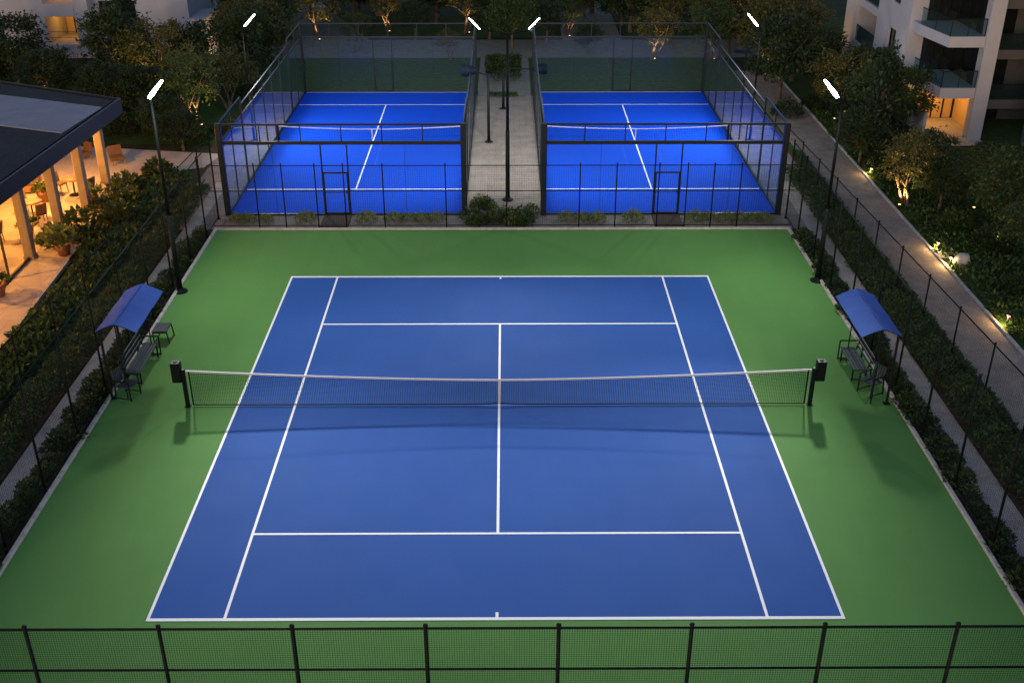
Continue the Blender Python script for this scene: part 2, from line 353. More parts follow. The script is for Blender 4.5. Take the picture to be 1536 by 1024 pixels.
fence('wire_fence', 'tall dark wire fence on the right kerb of the green court', (11.54, 14.4), (11.54, 41.6), H3, [y-14.4 for y in ys]+[27.15], [H3, .08], .085, .004)
fx = [-9.54, -8.48, -7.2, -6.1, -4.58, -2.15, .23, 3.08, 4.5, 6.15, 7.25, 8.28, 9.33]
fence('wire_fence', 'lower wire fence along the far edge of the green court before the padel cages', (-11.35, 40.5), (11.47, 40.5), 2.58, [x+11.35 for x in fx], [2.58, 1.55, .12], .09, .004, .026, rr=.018)
fence('wire_fence', 'low outer wire fence between the left hedge and the pavilion garden', (-14.35, 20.0), (-13.05, 46.0), 1.7, [.4+2.5*i for i in range(11)], [1.7, .1], .09, .0035, .028, rr=.022)
fence('wire_fence', 'low outer wire fence between the right hedge and the wide paved path', (14.35, 20.0), (13.05, 48.0), 1.7, [.2+2.35*i for i in range(12)], [1.7, .1], .09, .0035, .03, rr=.022)

# ------------------------------------------------------------------ tennis net
NY = 26.86
t = thing('tennis_net', 'white taped tennis net stretched across the middle of the blue court', 'tennis net', (0, NY, 0))
hn = lambda x: .85 + .31*(abs(x)/8.75)**1.6
m = MB()
for i in range(-174, 175):
    x = i*.05; m.wire((x, NY, .06), (x, NY, hn(x)-.04), .0085)
for j in range(1, 22):
    f = j/22
    for k in range(28):
        x0, x1 = -8.72+17.44*k/28, -8.72+17.44*(k+1)/28
        m.wire((x0, NY, .06+f*(hn(x0)-.1)), (x1, NY, .06+f*(hn(x1)-.1)), .0085)
m.build('net_mesh', M['netc'], t)
m = MB(); 
for k in range(28):
    x0, x1 = -8.8+17.6*k/28, -8.8+17.6*(k+1)/28
    m.bar((x0, NY, hn(x0)-.02), (x1, NY, hn(x1)-.02), .03, .048)
m.build('head_band', M['band'], t)
m = MB()
for k in range(28):
    x0, x1 = -8.72+17.44*k/28, -8.72+17.44*(k+1)/28
    s = lambda x: .045 + .03*max(0, 1-abs(x)/.7)
    m.bar((x0, NY, s(x0)), (x1, NY, s(x1)), .02, .035)
m.build('bottom_band', M['black'], t)
MB().bar((0, NY-.02, .02), (0, NY-.02, .86), .06, .012).build('centre_strap', M['band'], t)
for sx in (-1, 1):
    MB().bar((sx*8.72, NY, .04), (sx*8.72, NY, hn(8.72)-.02), .035).build('net_side_pole', M['black'], t)
    p = MB().bev(sx*8.88-.055, NY-.055, 0, sx*8.88+.055, NY+.055, 1.2, .012).box(sx*8.88-.09, NY-.09, 0, sx*8.88+.09, NY+.09, .015).build('net_post', M['metal'], t)
    xo = sx*9.06
    b = MB().bev(xo-.13, NY-.10, .82, xo+.13, NY+.14, 1.42, .02).build('post_box', M['metal'], p, world=False)
    b.location = (0, 0, 0)
    b.data.transform(Matrix.Translation((0, -NY, 0)))
    c = MB().lathe([(.05, 0), (.05, .02), (0, .025)], (xo, 0.02, 1.42), 12).build('box_cap', M['bench'], p, world=False)

# ------------------------------------------------------------------ padel courts
def padel(x0, x1, side, label, door_x):
    y0, y1 = 42.0, 61.2
    fl = MB().rect(x0+.06, y0+.06, x1-.06, y1-.06, .0)
    struct('padel_floor', fl, M['padel'])
    cxm = (x0+x1)/2; lw = .06; zz = .004
    ln = MB().rect(x0+.12, 45.0, x1-.12, 45.0+lw*1.3, zz).rect(x0+.12, 58.45, x1-.12, 58.45+lw*1.3, zz)
    ln.rect(cxm-lw/2, 45.0+lw*1.3, cxm+lw/2, 58.45, zz).rect(x0+.12, y0+.10, x1-.12, y0+.17, zz).rect(x0+.12, y1-.17, x1-.12, y1-.10, zz)
    struct('padel_markings', ln, M['line'])
    t = thing('padel_cage', label, 'padel cage', (cxm, (y0+y1)/2, 0))
    F = M['padframe']
    inner = x1 if side < 0 else x0; outer = x0 if side < 0 else x1
    # base plinth
    pl = MB().box(x0-.04, y0-.04, -.03, x0+.05, y1+.04, .05).box(x1-.05, y0-.04, -.03, x1+.04, y1+.04, .05)
    pl.box(x0+.05, y0-.04, -.03, x1-.05, y0+.05, .05).box(x0+.05, y1-.05, -.03, x1-.05, y1+.04, .05)
    pl.build('base_beam', F, t)
    # corner posts
    for x in (x0, x1):
        MB().bev(x-.11, y0-.11, 0, x+.11, y0+.11, 3.8, .02).build('corner_post', F, t)
        MB().bev(x-.06, y1-.06, 0, x+.06, y1+.06, 3.8, .015).build('corner_post', F, t)
    # end walls : glass to 3.0, mesh to 3.75
    dx = [door_x-.52, door_x+.52]
    for (y, big) in ((y0, 1), (y1, 0)):
        wv = .055 if big else .04
        MB().bar((x0, y, 3.02), (x1, y, 3.02), .10 if big else .07, .13 if big else .09).build('rail', F, t)
        MB().bar((x0, y, 3.76), (x1, y, 3.76), .07 if big else .05, .075 if big else .05).build('top_rail', F, t)
        n = 6
        for i in range(1, n):
            x = x0+(x1-x0)*i/n
            MB().bar((x, y, 3.08), (x, y, 3.73), .04).build('mesh_post', F, t)
        for x in dx: MB().bar((x, y, .05), (x, y, 3.0), wv).build('wall_post', F, t)
        for (xa, xb) in ((x0+.12, dx[0]-.04), (dx[1]+.04, x1-.12)):
            k = max(1, round((xb-xa)/2.0))
            for i in range(k):
                u0, u1 = xa+(xb-xa)*i/k+.006, xa+(xb-xa)*(i+1)/k-.006
                MB().box(u0, y-.006, .06, u1, y+.006, 2.95).build('glass_panel', M['glassp'], t)
                if i:
                    MB().box(u0-.011, y-.010, .06, u0-.001, y+.010, 2.95).build('glass_joint', F, t)
        MB().box(dx[0]+.03, y-.006, 1.84, dx[1]-.03, y+.006, 2.95).build('glass_panel', M['glassp'], t)
        # door
        d = MB()
        for x in (dx[0]+.05, dx[1]-.05): d.bar((x, y-.02, .05), (x, y-.02, 1.8), .05)
        d.bar((dx[0]+.03, y-.02, 1.79), (dx[1]-.03, y-.02, 1.79), .06).bar((dx[0]+.05, y-.02, .08), (dx[1]-.05, y-.02, .08), .05).bar((dx[0]+.05, y-.02, .95), (dx[1]-.05, y-.02, .95), .022)
        do = d.build('door', F, t)
        q = MB().box(dx[0]+.07, y-.026, .10, dx[1]-.07, y-.014, 1.76).build('door_glass', M['glassp'], t)
        hd = MB().bar((dx[1]-.10, y-.07, .92), (dx[1]-.10, y-.07, 1.08), .025).bar((dx[1]-.10, y-.07, 1.0), (dx[1]-.10, y-.02, 1.0), .02)
        hd.build('handle', F, do)
        grid(MB(), (x0, y, 0), (x1, y, 0), 3.06, 3.74, .07, .0035).build('mesh_panel', M['wire'], t)
    # side walls
    ysd = [y0, y0+2, y0+4, y0+6.4, y0+8.6, y0+10.6, y0+12.8, y0+15.2, y0+17.2, y1]
    for x in (x0, x1):
        for i, yy in enumerate(ysd[1:-1]):
            hh = 3.76 if i in (0, 1, 6, 7) else 3.45
            thick = .075 if i in (1, 6) else .045
            MB().bar((x, yy, .05), (x, yy, hh), thick).build('side_post', F, t)
        MB().bar((x, y0, 3.0), (x, y1, 3.0), .07, .06).build('rail', F, t)
        MB().bar((x, y0, 3.76), (x, y0+4, 3.76), .055).build('top_rail', F, t); MB().bar((x, y1-4, 3.76), (x, y1, 3.76), .055).build('top_rail', F, t)
        MB().bar((x, y0+4.04, 3.45), (x, y1-4.04, 3.45), .06).build('top_rail', F, t)
        for i in range(len(ysd)-1):
            a0, a1 = ysd[i]+.06, ysd[i+1]-.06
            MB().box(x-.006, a0, .06, x+.006, a1, 2.95).build('glass_panel', M['glassp'], t)
        g = MB()
        grid(g, (x, y0, 0), (x, y0+4, 0), 3.04, 3.74, .08, .0035); grid(g, (x, y0+4, 0), (x, y1-4, 0), 3.04, 3.43, .08, .0035); grid(g, (x, y1-4, 0), (x, y1, 0), 3.04, 3.74, .08, .0035)
        g.build('mesh_panel', M['wire'], t)
    return t
padel(-11.12, -1.48, -1, 'steel and glass cage around the left bright blue padel court', -6.64)
padel(1.72, 11.30, 1, 'steel and glass cage around the right bright blue padel court', 6.70)
for (x0, x1, lb) in ((-10.85, -1.75, 'low padel net with white tape across the left bright blue court'), (2.0, 11.0, 'low padel net with white tape across the right bright blue court')):
    y = 51.75; t = thing('padel_net', lb, 'padel net', ((x0+x1)/2, y, 0)); c = (x0+x1)/2; hw = (x1-x0)/2
    h = lambda x: .66+.16*((x-c)/hw)**2
    m = MB()
    for i in range(int((x1-x0)/.08)+1):
        x = x0+i*.08; m.wire((x, y, .03), (x, y, h(x)-.03), .004)
    for j in range(1, 9):
        for k in range(16):
            xa, xb = x0+(x1-x0)*k/16, x0+(x1-x0)*(k+1)/16; m.wire((xa, y, j/9*h(xa)), (xb, y, j/9*h(xb)), .004)
    m.build('net_mesh', M['netc'], t)
    m = MB()
    for k in range(16):
        xa, xb = x0+(x1-x0)*k/16, x0+(x1-x0)*(k+1)/16; m.bar((xa, y, h(xa)), (xb, y, h(xb)), .02, .042)
    m.build('head_band', M['band'], t)
    MB().bar((c, y-.02, .02), (c, y-.02, h(c)), .05, .01).build('centre_strap', M['band'], t)
    for x in (x0, x1): MB().bev(x-.05, y-.05, 0, x+.05, y+.05, .9, .01).build('net_post', M['black'], t)
for x, s in ((-6.64, 'left'), (6.70, 'right')):
    o = MB().bev(-.56, -.62, -.014, .56, .62, .035, .012).build('door_mat', M['mat_']); o.location = (x, 41.25, 0)
    tag(o, 'dark brown rubber mat before the door of the %s padel cage' % s, 'door mat')

# ------------------------------------------------------------------ floodlights
def flood_head(t, c, Lv, n, l, wd, pos, power, size, target, lens=True):
    Lv = Vector(Lv).normalized(); n = Vector(n); n = (n - Lv*n.dot(Lv)).normalized(); c = Vector(c)
    h = MB().taper(c - n*.03, Lv, n, l+.07, wd*1.15+.05, .06)
    for i in range(-3, 4): h.obox(c - n*.085 + Lv*(i*l/8), n, Lv, .06, wd*.8, .012)
    hd = h.build('lamp_head', M['black'], t)
    if lens:
        e = MB().taper(c + n*.004, Lv, n, l, wd*1.15, .01).build('led_panel', M['lens'], hd)
        spot(t, c + n*.30, target, power, size, rad=.3)
    return hd
def flood_pole(x, y, h, label, c, Lv, n, l, wd, power, size, target, r0=.10):
    t = thing('floodlight_pole', label, 'floodlight', (x, y, 0), group='lit floodlights around the courts')
    p = MB().tube((x, y, 0), (x, y, h*.42), r0, r0*.75, 12).tube((x, y, h*.42), (x, y, h), r0*.62, r0*.42, 12).lathe([(r0*1.1, .0), (r0*1.1, .05)], (x, y, h*.42), 12).build('pole', M['metal'], t)
    bp = MB().lathe([(r0*2.6, 0), (r0*2.6, .03), (r0*1.2, .05), (r0*1.05, .16)], (x, y, .0), 16)
    for k in range(4): bp.tube((x+r0*2*math.cos(k*math.pi/2+.78), y+r0*2*math.sin(k*math.pi/2+.78), .02), (x+r0*2*math.cos(k*math.pi/2+.78), y+r0*2*math.sin(k*math.pi/2+.78), .07), .015, .015, 6)
    bp.build('base_plate', M['metal'], t)
    c = Vector(c); Lv = Vector(Lv).normalized(); nn = Vector(n); nn = (nn - Lv*nn.dot(Lv)).normalized()
    MB().path([(x, y, h-.05), c - Lv*(l*.5) - nn*.06, c - Lv*(l*.12) - nn*.07], [.035, .03, .025]).build('arm', M['metal'], t)
    flood_head(t, c, Lv, n, l, wd, None, power, size, target)
    if power == PF:
        s = -1 if x < 0 else 1
        spot(t, c + nn*.3, (s*4.0, 33.0, 0), PD, 165, rad=.3)
        spot(t, c + nn*.3, (0, 15.0, 0), PN, 62, rad=.3)
    return t
PN, PD = 8600, 1400
PF, PB, PM, PT = 1450, 2900, 2900, 3300
flood_pole(-11.14, 34.6, 6.75, 'tall lit floodlight pole standing on the left kerb of the green tennis court', (-10.92, 34.55, 7.10), (.62, .09, .72), (.556, -.745, -.362), .76, .14, PF, 90, (4.0, 22.0, 0))
flood_pole(11.27, 35.4, 6.5, 'tall lit floodlight pole standing on the right kerb of the green tennis court', (10.82, 35.35, 6.88), (-.62, .09, .72), (-.556, -.745, -.362), .76, .14, PF, 90, (-4.0, 22.0, 0))
flood_pole(-12.1, 52.0, 5.4, 'lit floodlight pole behind the left side wall of the left padel cage', (-11.70, 51.95, 5.78), (.68, .1, .70), (.45, -.45, -.6), .76, .13, PB, 160, (-6.0, 52, 0), .07)
flood_pole(12.15, 52.0, 5.4, 'lit floodlight pole behind the right side wall of the right padel cage', (11.70, 51.95, 5.78), (-.66, .1, .72), (-.45, -.45, -.6), .76, .13, PB, 160, (6.0, 52, 0), .07)
x, y = .27, 43.7
t = thing('twin_floodlight_mast', 'tall mast with two lit floodlight heads on the walkway between the padel courts', 'floodlight', (x, y, 0), group='lit floodlights around the courts')
MB().tube((x, y, 0), (x, y, 3.0), .095, .085, 12).tube((x, y, 3.0), (x, y, 6.95), .065, .05, 12).build('pole', M['metal'], t)
MB().lathe([(.24, 0), (.24, .03), (.12, .05), (.1, .18)], (x, y, 0), 16).build('base_plate', M['metal'], t)
for s in (-1, 1):
    MB().path([(x, y, 6.85), (x+s*.55, y, 6.98), (x+s*.98, y, 7.04)], [.03, .028, .025]).build('arm', M['metal'], t)
    flood_head(t, (x-.12+s*1.17, y, 7.29), (s*.68, 0, .70), (s*.6, -.45, -.55), .60, .11, None, PM, 150, (s*7.6, 52.5, 0))
    spot(t, (x-.12+s*1.08, y-.14, 7.14), (s*3.0, 22.0, 0), PT, 62, rad=.2)
def dark_pole(x, y, h, hx, hz, label):
    t = thing('floodlight_pole', label, 'floodlight', (x, y, 0))
    MB().tube((x, y, 0), (x, y, h), .075, .06, 10).build('pole', M['black'], t)
    MB().lathe([(.2, 0), (.2, .03), (.1, .05)], (x, y, 0), 12).build('base_plate', M['black'], t)
    s = 1 if hx > x else -1
    MB().path([(x, y, h-.05), (x+s*.35, y, h+.05), (hx-s*.3, y, hz)], [.04, .035, .03]).build('arm', M['black'], t)
    hm = MB()
    a, b = hx-.38, hx+.38
    zt = hz+.28; lo, hi = (b, a) if s < 0 else (a, b)
    # bell shaped hood, deep at its outer end
    prof = [(lo, .10), (lo+(hi-lo)*.3, .22), (lo+(hi-lo)*.7, .30), (hi, .26)]
    for (xa, ra), (xb, rb) in zip(prof, prof[1:]): hm.tube((xa, y, hz+.02), (xb, y, hz+.02), ra, rb, 12)
    hm.build('lamp_head', M['canvas_dark'], t)
    return t
M['canvas_dark'] = mat('navy_lamp_hood', (.003, .009, .020), .7, spec=.15)
dark_pole(-.64, 51.8, 3.3, -1.55, 3.46, 'unlit navy hooded lamp on a black pole reaching over the left padel court')
dark_pole(.06, 57.7, 2.1, 2.0, 2.1, 'unlit navy hooded lamp on a black pole reaching over the right padel court')
t = thing('park_lamp', 'small unlit flat topped lamp on a post behind the right padel cage', 'lamp', (12.75, 57.5, 0))
MB().tube((12.75, 57.5, 0), (12.75, 57.5, 3.0), .04, .035, 8).build('pole', M['black'], t)
MB().bev(12.15, 57.35, 3.0, 12.95, 57.65, 3.14, .04).build('lamp_head', M['canvas_dark'], t)

# ------------------------------------------------------------------ shelters, benches, chairs
def shelter(x0, x1, y0, y1, side, label):
    t = thing('shade_shelter', label, 'shelter', ((x0+x1)/2, (y0+y1)/2, 0))
    xm = (x0+x1)/2 + side*.02
    def zc(x):
        u = (x-xm)/((x1-x0)/2); return 2.42 - .24*abs(u)**1.3
    n = 14; xs = [x0+(x1-x0)*i/n for i in range(n+1)]
    m = MB(); yl = [y0+(y1-y0)*j/8 for j in range(9)]
    sag = lambda y: -.018*math.sin(math.pi*((y-y0)/(y1-y0)*2 % 1))
    v = []
    for k in (0, 1):
        for yy in yl:
            for x in xs: v.append((x, yy, zc(x)+sag(yy)-k*.016))
    W = n+1; S = W*9; f = []
    for j in range(8):
        for i in range(n):
            a = j*W+i; f.append((a, a+1, a+W+1, a+W)); f.append((S+a, S+a+W, S+a+W+1, S+a+1))
    for i in range(n): f.append((i, S+i, S+i+1, i+1)); a = 8*W+i; f.append((a, a+1, S+a+1, S+a))
    for j in range(8): a = j*W; f.append((a, a+W, S+a+W, S+a)); a = j*W+n; f.append((a, S+a, S+a+W, a+W))
    m.add(v, f, False); cn = m.build('canopy', M['canvas'], t)
    MB().bar((xm, y0-.01, 2.425), (xm, y1+.01, 2.425), .03, .02).build('ridge_seam', M['canvas'], cn, world=False).location = (-t.location.x, -t.location.y, 0)
    for yy in (y0+.04, (y0+y1)/2, y1-.04):
        r = MB()
        for i in range(n): r.bar((xs[i], yy, zc(xs[i])-.035), (xs[i+1], yy, zc(xs[i+1])-.035), .03)
        r.build('rib', M['black'], t)
    xb = x0+.10 if side < 0 else x1-.10
    for yy in (y0+.06, (y0+y1)/2, y1-.06):
        MB().bar((xb, yy, 0), (xb, yy, zc(xb)-.03), .055).box(xb-.09, yy-.09, 0, xb+.09, yy+.09, .015).build('post', M['black'], t)
    for yy in (y0+.06, y1-.06):
        MB().bar((xm, yy, 0), (xm, yy, zc(xm)-.04), .03).build('post', M['black'], t)
    return t
shelter(-11.28, -10.14, 27.25, 29.95, -1, 'blue arched canopy shelter over the bench on the left side of the court')
shelter(10.06, 11.20, 26.85, 29.52, 1, 'blue arched canopy shelter over the bench on the right side of the court')
def bench(x, y0, y1, s, label):
    """s=+1: back rest towards +x"""
    t = thing('bench', label, 'bench', (x, (y0+y1)/2, 0), group='benches under the blue shelters')
    xf, xr = x-s*.24, x+s*.20
    lo, hi = min(xf, xr), max(xf, xr)
    m = MB()
    for i in range(5):
        a = lo+(hi-lo)*i/5; m.bev(a+.003, y0, .41, a+(hi-lo)/5-.006, y1, .45, .008)
    m.build('seat', M['bench'], t)
    m = MB()
    for i in range(3):
        zz = .54+i*.125; xx = xr+s*(.06+i*.035)
        m.obox((xx, (y0+y1)/2, zz), (0, 1, 0), (s, 0, .25), y1-y0, .12, .025)
    m.build('backrest', M['bench'], t)
    for yy in (y0+.12, y1-.12):
        for xx in (xf+s*.03, xr-s*.02): MB().bar((xx, yy, 0), (xx, yy, .41), .04).build('leg', M['black'], t)
        MB().bar((xr, yy, .40), (xr+s*.16, yy, .93), .035).build('back_support', M['black'], t)
        MB().bar((xf, yy, .05), (xr, yy, .05), .03).build('stretcher', M['black'], t)
    yy = y1+.03
    MB().bar((xf-s*.02, yy, 0), (xf-s*.02, yy, .64), .035).bar((xf-s*.02, yy, .64), (xr+s*.08, yy, .64), .035).bar((xf-s*.02, yy, .03), (xr, yy, .03), .03).build('armrest', M['black'], t)
    return t
bench(-10.78, 28.0, 29.95, -1, 'long dark slatted bench under the left blue canopy')
bench(10.68, 28.1, 29.55, 1, 'shorter dark slatted bench under the right blue canopy')
def chair(x, y, rz, label):
    t = thing('chair', label, 'chair', (x, y, 0), rz)
    m = MB()
    for i in range(6): m.bev(-.25+i*.084, -.22, .40, -.25+i*.084+.074, .22, .43, .006)
    m.build('seat', M['bench'], t, world=False)
    m = MB()
    for i in range(5): m.obox((-.18+i*.09, .25+.04, .64), (0, .16, 1), (0, 1, -.16), .42, .07, .02)
    m.build('backrest', M['bench'], t, world=False)
    for sx in (-1, 1):
        MB().bar((sx*.25, -.22, 0), (sx*.25, -.20, .60), .032).build('leg', M['black'], t, world=False)
        MB().bar((sx*.25, .28, 0), (sx*.25, .22, .60), .032).build('leg', M['black'], t, world=False)
        MB().bar((sx*.25, -.24, .61), (sx*.25, .27, .61), .045, .025).build('armrest', M['black'], t, world=False)
        MB().bar((sx*.25, -.22, .06), (sx*.25, .27, .06), .022).build('stretcher', M['black'], t, world=False)
    return t
chair(-10.72, 27.42, R(75), 'dark slatted chair at the near end of the left shelter')
chair(10.78, 27.50, R(-60), 'dark slatted chair at the near end of the right shelter')
t = thing('side_table', 'small dark low table past the far end of the left shelter', 'table', (-10.72, 31.0, 0))
MB().bev(-10.96, 30.66, .42, -10.50, 31.30, .45, .01).build('table_top', M['bench'], t)
MB().box(-10.93, 30.70, .36, -10.53, 31.26, .42).build('apron', M['black'], t)
for xx in (-10.93, -10.50):
    for yy in (30.70, 31.26): MB().bar((xx+(.05 if xx > -10.6 else 0), yy, 0), (xx, yy, .42), .03).build('leg', M['black'], t)
MB().bar((-10.45, 30.70, .05), (-10.45, 31.26, .05), .02).build('stretcher', M['black'], t)
# things left on the furniture
def towel(label, loc, rz):
    m = MB(); n = 8
    prof = [(-.16, .0), (-.05, .012), (.04, .012), (.10, -.01), (.13, -.12), (.135, -.24)]
    v, f = [], []
    for k in (0, 1):
        for i, (px_, pz_) in enumerate(prof):
            for j in range(5): v.append((px_, -.14+.07*j, pz_+.006*math.sin(j*2.1+i)-k*.012))
    S = len(prof)*5
    for i in range(len(prof)-1):
        for j in range(4): a = i*5+j; f += [(a, a+1, a+6, a+5), (S+a, S+a+5, S+a+6, S+a+1)]
    for i in range(len(prof)-1): a = i*5; f += [(a, a+5, S+a+5, S+a), (a+4, S+a+4, S+a+9, a+9)]
    m.add(v, f, True); o = m.build('towel', M['band']); o.location = loc; o.rotation_euler = (0, 0, rz)
    return tag(o, label, 'towel')

# ------------------------------------------------------------------ foliage
def rnd_dir(rng, up=0):
    while 1:
        v = Vector((rng.uniform(-1, 1), rng.uniform(-1, 1), rng.uniform(-1, 1)+up))
        if .05 < v.length < 1.8: return v.normalized()
def crown(rng, c, rx, rz, nclump, nleaf, ls, cr=.45, shape='round', hollow=.35):
    mb = MB(); c = Vector(c)
    for _ in range(nclump):
        d = rnd_dir(rng, .15); rad = (hollow + (1-hollow)*rng.random()**.5)
        p = Vector((d.x*rx*rad, d.y*rx*rad, d.z*rz*rad))
        if shape == 'cone':
            u = rng.random()**1.5; ang = rng.uniform(0, 6.283); rr = rx*(1-u)**.85*rng.uniform(.45, 1)
            p = Vector((rr*math.cos(ang), rr*math.sin(ang), -rz+2*rz*u))
        cs = cr*rng.uniform(.55, 1.25)
        for _ in range(int(nleaf*rng.uniform(.6, 1.3))):
            q = Vector((rng.gauss(0, .5), rng.gauss(0, .5), rng.gauss(0, .38)))*cs
            out = (p+q).normalized() if (p+q).length > .01 else Vector((0, 0, 1))
            dr = (rnd_dir(rng)*.9 + out*.6 + Vector((0, 0, -.15))).normalized()
            nr = (Vector((0, 0, 1)) + rnd_dir(rng)*.7).normalized()
            s = ls*rng.uniform(.65, 1.35); mb.leaf(c+p+q, dr, nr, s, s*.55)
    return mb
def trunk(rng, h0, cz, rx, r, nl, multi=1):
    mb = MB()
    for k in range(multi):
        off = Vector((0, 0, 0)) if multi == 1 else Vector((rng.uniform(-.22, .22), rng.uniform(-.22, .22), 0))
        lean = Vector((rng.uniform(-.2, .2), rng.uniform(-.2, .2), 0)) * (2.2 if multi > 1 else .6)
        top = off + Vector((0, 0, h0)) + lean; rr = r*(1 if multi == 1 else .6)
        midp = off.lerp(top, .5) + Vector((rng.uniform(-.06, .06), rng.uniform(-.06, .06), 0))
        mb.path([off + Vector((0, 0, -.08)), off + Vector((0, 0, .08)), midp, top], [rr*1.7, rr*1.15, rr*.9, rr*.75])
        for _ in range(max(2, nl//multi)):
            a = rng.uniform(0, 6.283); l = rx*rng.uniform(.45, .85)
            e = top + Vector((math.cos(a)*l, math.sin(a)*l, (cz-h0)*rng.uniform(.5, 1.5)))
            k2 = top.lerp(e, .5) + Vector((0, 0, .12*l))
            mb.path([top - Vector((0, 0, .06)), k2, e], [rr*.6, rr*.38, rr*.12], 6)
    return mb
PROTO = {}
def proto(kind, seed):
    key = (kind, seed)
    if key in PROTO: return PROTO[key]
    rng = random.Random(seed*101+len(kind)*7)
    if kind == 'round':   # dense broad tree, about 5 m
        c = crown(rng, (0, 0, 3.1), 2.1, 1.75, 95, 62, .21, .55); tr = trunk(rng, 1.5, 3.1, 2.1, .13, 6); mt = 'leaf_dark'
    elif kind == 'loose':
        c = crown(rng, (0, 0, 3.0), 1.7, 1.6, 52, 46, .19, .42, hollow=.25); tr = trunk(rng, 1.2, 3.0, 1.7, .11, 7, 2); mt = 'leaf_mid'
    elif kind == 'olive':
        c = crown(rng, (0, 0, 2.4), 1.45, 1.15, 48, 50, .14, .38); tr = trunk(rng, 1.0, 2.3, 1.4, .10, 8, 3); mt = 'leaf_olive'
    elif kind == 'cone':
        c = crown(rng, (0, 0, 2.9), 1.75, 2.2, 80, 60, .26, .50, 'cone'); tr = trunk(rng, 3.4, 3.6, .5, .12, 3); mt = 'leaf_blue'
    elif kind == 'tall':
        c = crown(rng, (0, 0, 4.0), 2.2, 2.6, 110, 60, .24, .6); tr = trunk(rng, 1.9, 4.0, 2.0, .15, 7); mt = 'leaf_dark'
    cm = c.build('crown', M[mt]); tm = tr.build('trunk', M['bark'])
    PROTO[key] = (cm.data, tm.data); bpy.data.objects.remove(cm); bpy.data.objects.remove(tm)
    return PROTO[key]
def tree(kind, seed, x, y, h, label, rz=None, wide=1, group=None, leaf=None):
    base = dict(round=4.9, loose=4.7, olive=3.6, cone=5.1, tall=6.7)[kind]
    s = h/base
    t = thing('tree', label, 'tree', (x, y, -.03), rz if rz is not None else (x*7.3+y*3.1) % 6.28, group)
    t.scale = (s*wide, s*wide, s)
    for nm, me in zip(('crown', 'trunk'), proto(kind, seed)):
        if nm == 'crown' and leaf:
            key = (me.name, leaf)
            if key not in PROTO:
                m2 = me.copy(); m2.materials.clear(); m2.materials.append(M[leaf]); PROTO[key] = m2
            me = PROTO[key]
        o = bpy.data.objects.new(nm, me); col.objects.link(o); o.parent = t
    return t
def uplight(x, y, power, label, target=None, cone=95, colr=(1, .60, .22)):
    t = thing('garden_spotlight', label, 'garden light', (x, y, 0), group='warm garden spotlights')
    MB().tube((x, y, -.08), (x, y, .10), .018, .018, 6).build('spike', M['black'], t)
    hd = MB().tube((x, y, .09), (x, y, .19), .045, .06, 10).build('lamp_head', M['black'], t)
    MB().tube((x, y, .19), (x, y, .20), .05, .05, 10).build('lens', M['warm'], hd)
    if target: spot(t, (x, y, .24), target, power, cone, .8, colr, .05)
    else: point(t, (x, y, .26), power, colr)
    return t

# --- right-hand garden
tree('olive', 1, 16.75, 42.9, 3.2, 'loose olive tree lit from below beside the wide path right of the pole', leaf='leaf_olive', wide=1.0)
tree('loose', 1, 17.9, 50.6, 4.4, 'multi stemmed tree with orange lit trunk left of the apartment block')
tree('cone', 1, 17.5, 49.4, 5.0, 'dark conical tree standing right in front of the white apartment block', wide=.88)
tree('round', 1, 18.4, 45.2, 2.5, 'broad dark tree below the warm ground floor room of the apartment block', wide=1.15)
tree('round', 2, 21.9, 47.6, 1.3, 'dark bushy tree at the foot of the white balcony pier', wide=1.2)
tree('loose', 2, 20.2, 43.0, 2.7, 'mid green tree in the middle of the right garden', leaf='leaf_mid', wide=1.15)
tree('round', 3, 19.7, 39.6, 3.4, 'leafy green tree near the right edge above the path lights', leaf='leaf_mid', wide=1.05)
tree('loose', 3, 22.3, 40.6, 3.6, 'tree cut by the right edge of the picture in the garden', wide=1.2)
tree('olive', 2, 19.0, 36.2, 2.7, 'low spreading tree on the lawn right of the pale stone', leaf='leaf_mid', wide=1.2)
tree('round', 1, 19.6, 33.0, 2.7, 'low dark tree at the right edge beside the nearest path light', wide=1.15)
tree('olive', 3, 17.5, 55.6, 3.6, 'yellow lit tree beyond the right floodlight pole head', wide=1.2)
tree('round', 2, 15.2, 59.5, 4.6, 'dark dense tree just right of the back right floodlight', wide=1.1)
tree('tall', 1, 17.7, 60.5, 3.6, 'tall dark tree between the back right floodlight and the apartment block', wide=1.1)
tree('round', 3, 15.8, 65.2, 4.4, 'olive tinted tree behind the back right floodlight', leaf='leaf_olive', wide=1.1)
tree('loose', 1, 17.6, 66.8, 4.4, 'tall loose tree beside the far corner of the apartment block', wide=1.2, leaf='leaf_olive')
tree('round', 1, 16.4, 48.2, 2.6, 'small dark round tree beside the wide path at the right padel corner', wide=1.1)
# --- left-hand garden
tree('loose', 3, -15.5, 54.6, 4.0, 'loose tree with a lit trunk on the lawn left of the padel cages', leaf='leaf_mid')
tree('olive', 1, -18.9, 59.8, 4.3, 'yellow green tree lit from below left of the large floodlight head', wide=1.15)
tree('round', 2, -21.2, 60.6, 4.8, 'big dark round tree right of the orange lit balcony', wide=1.0)
tree('cone', 2, -21.6, 64.0, 4.8, 'dark pointed tree before the dark windows of the upper left building', wide=1.05)
tree('round', 3, -27.8, 62.8, 4.0, 'dark broad tree at the left edge above the pavilion roof', wide=1.25)
tree('loose', 2, -25.2, 60.6, 2.4, 'small tree with a bare trunk under the lit balcony', leaf='leaf_olive')
tree('cone', 1, -30.2, 64.0, 5.0, 'dark pointed tree at the far left corner of the picture', wide=1.1)
tree('round', 1, -16.6, 62.8, 3.6, 'dark round tree right of the yellow green lit tree', wide=1.15)
tree('tall', 2, -14.2, 62.2, 4.6, 'dark tall tree just left of the back left floodlight', wide=1.05)
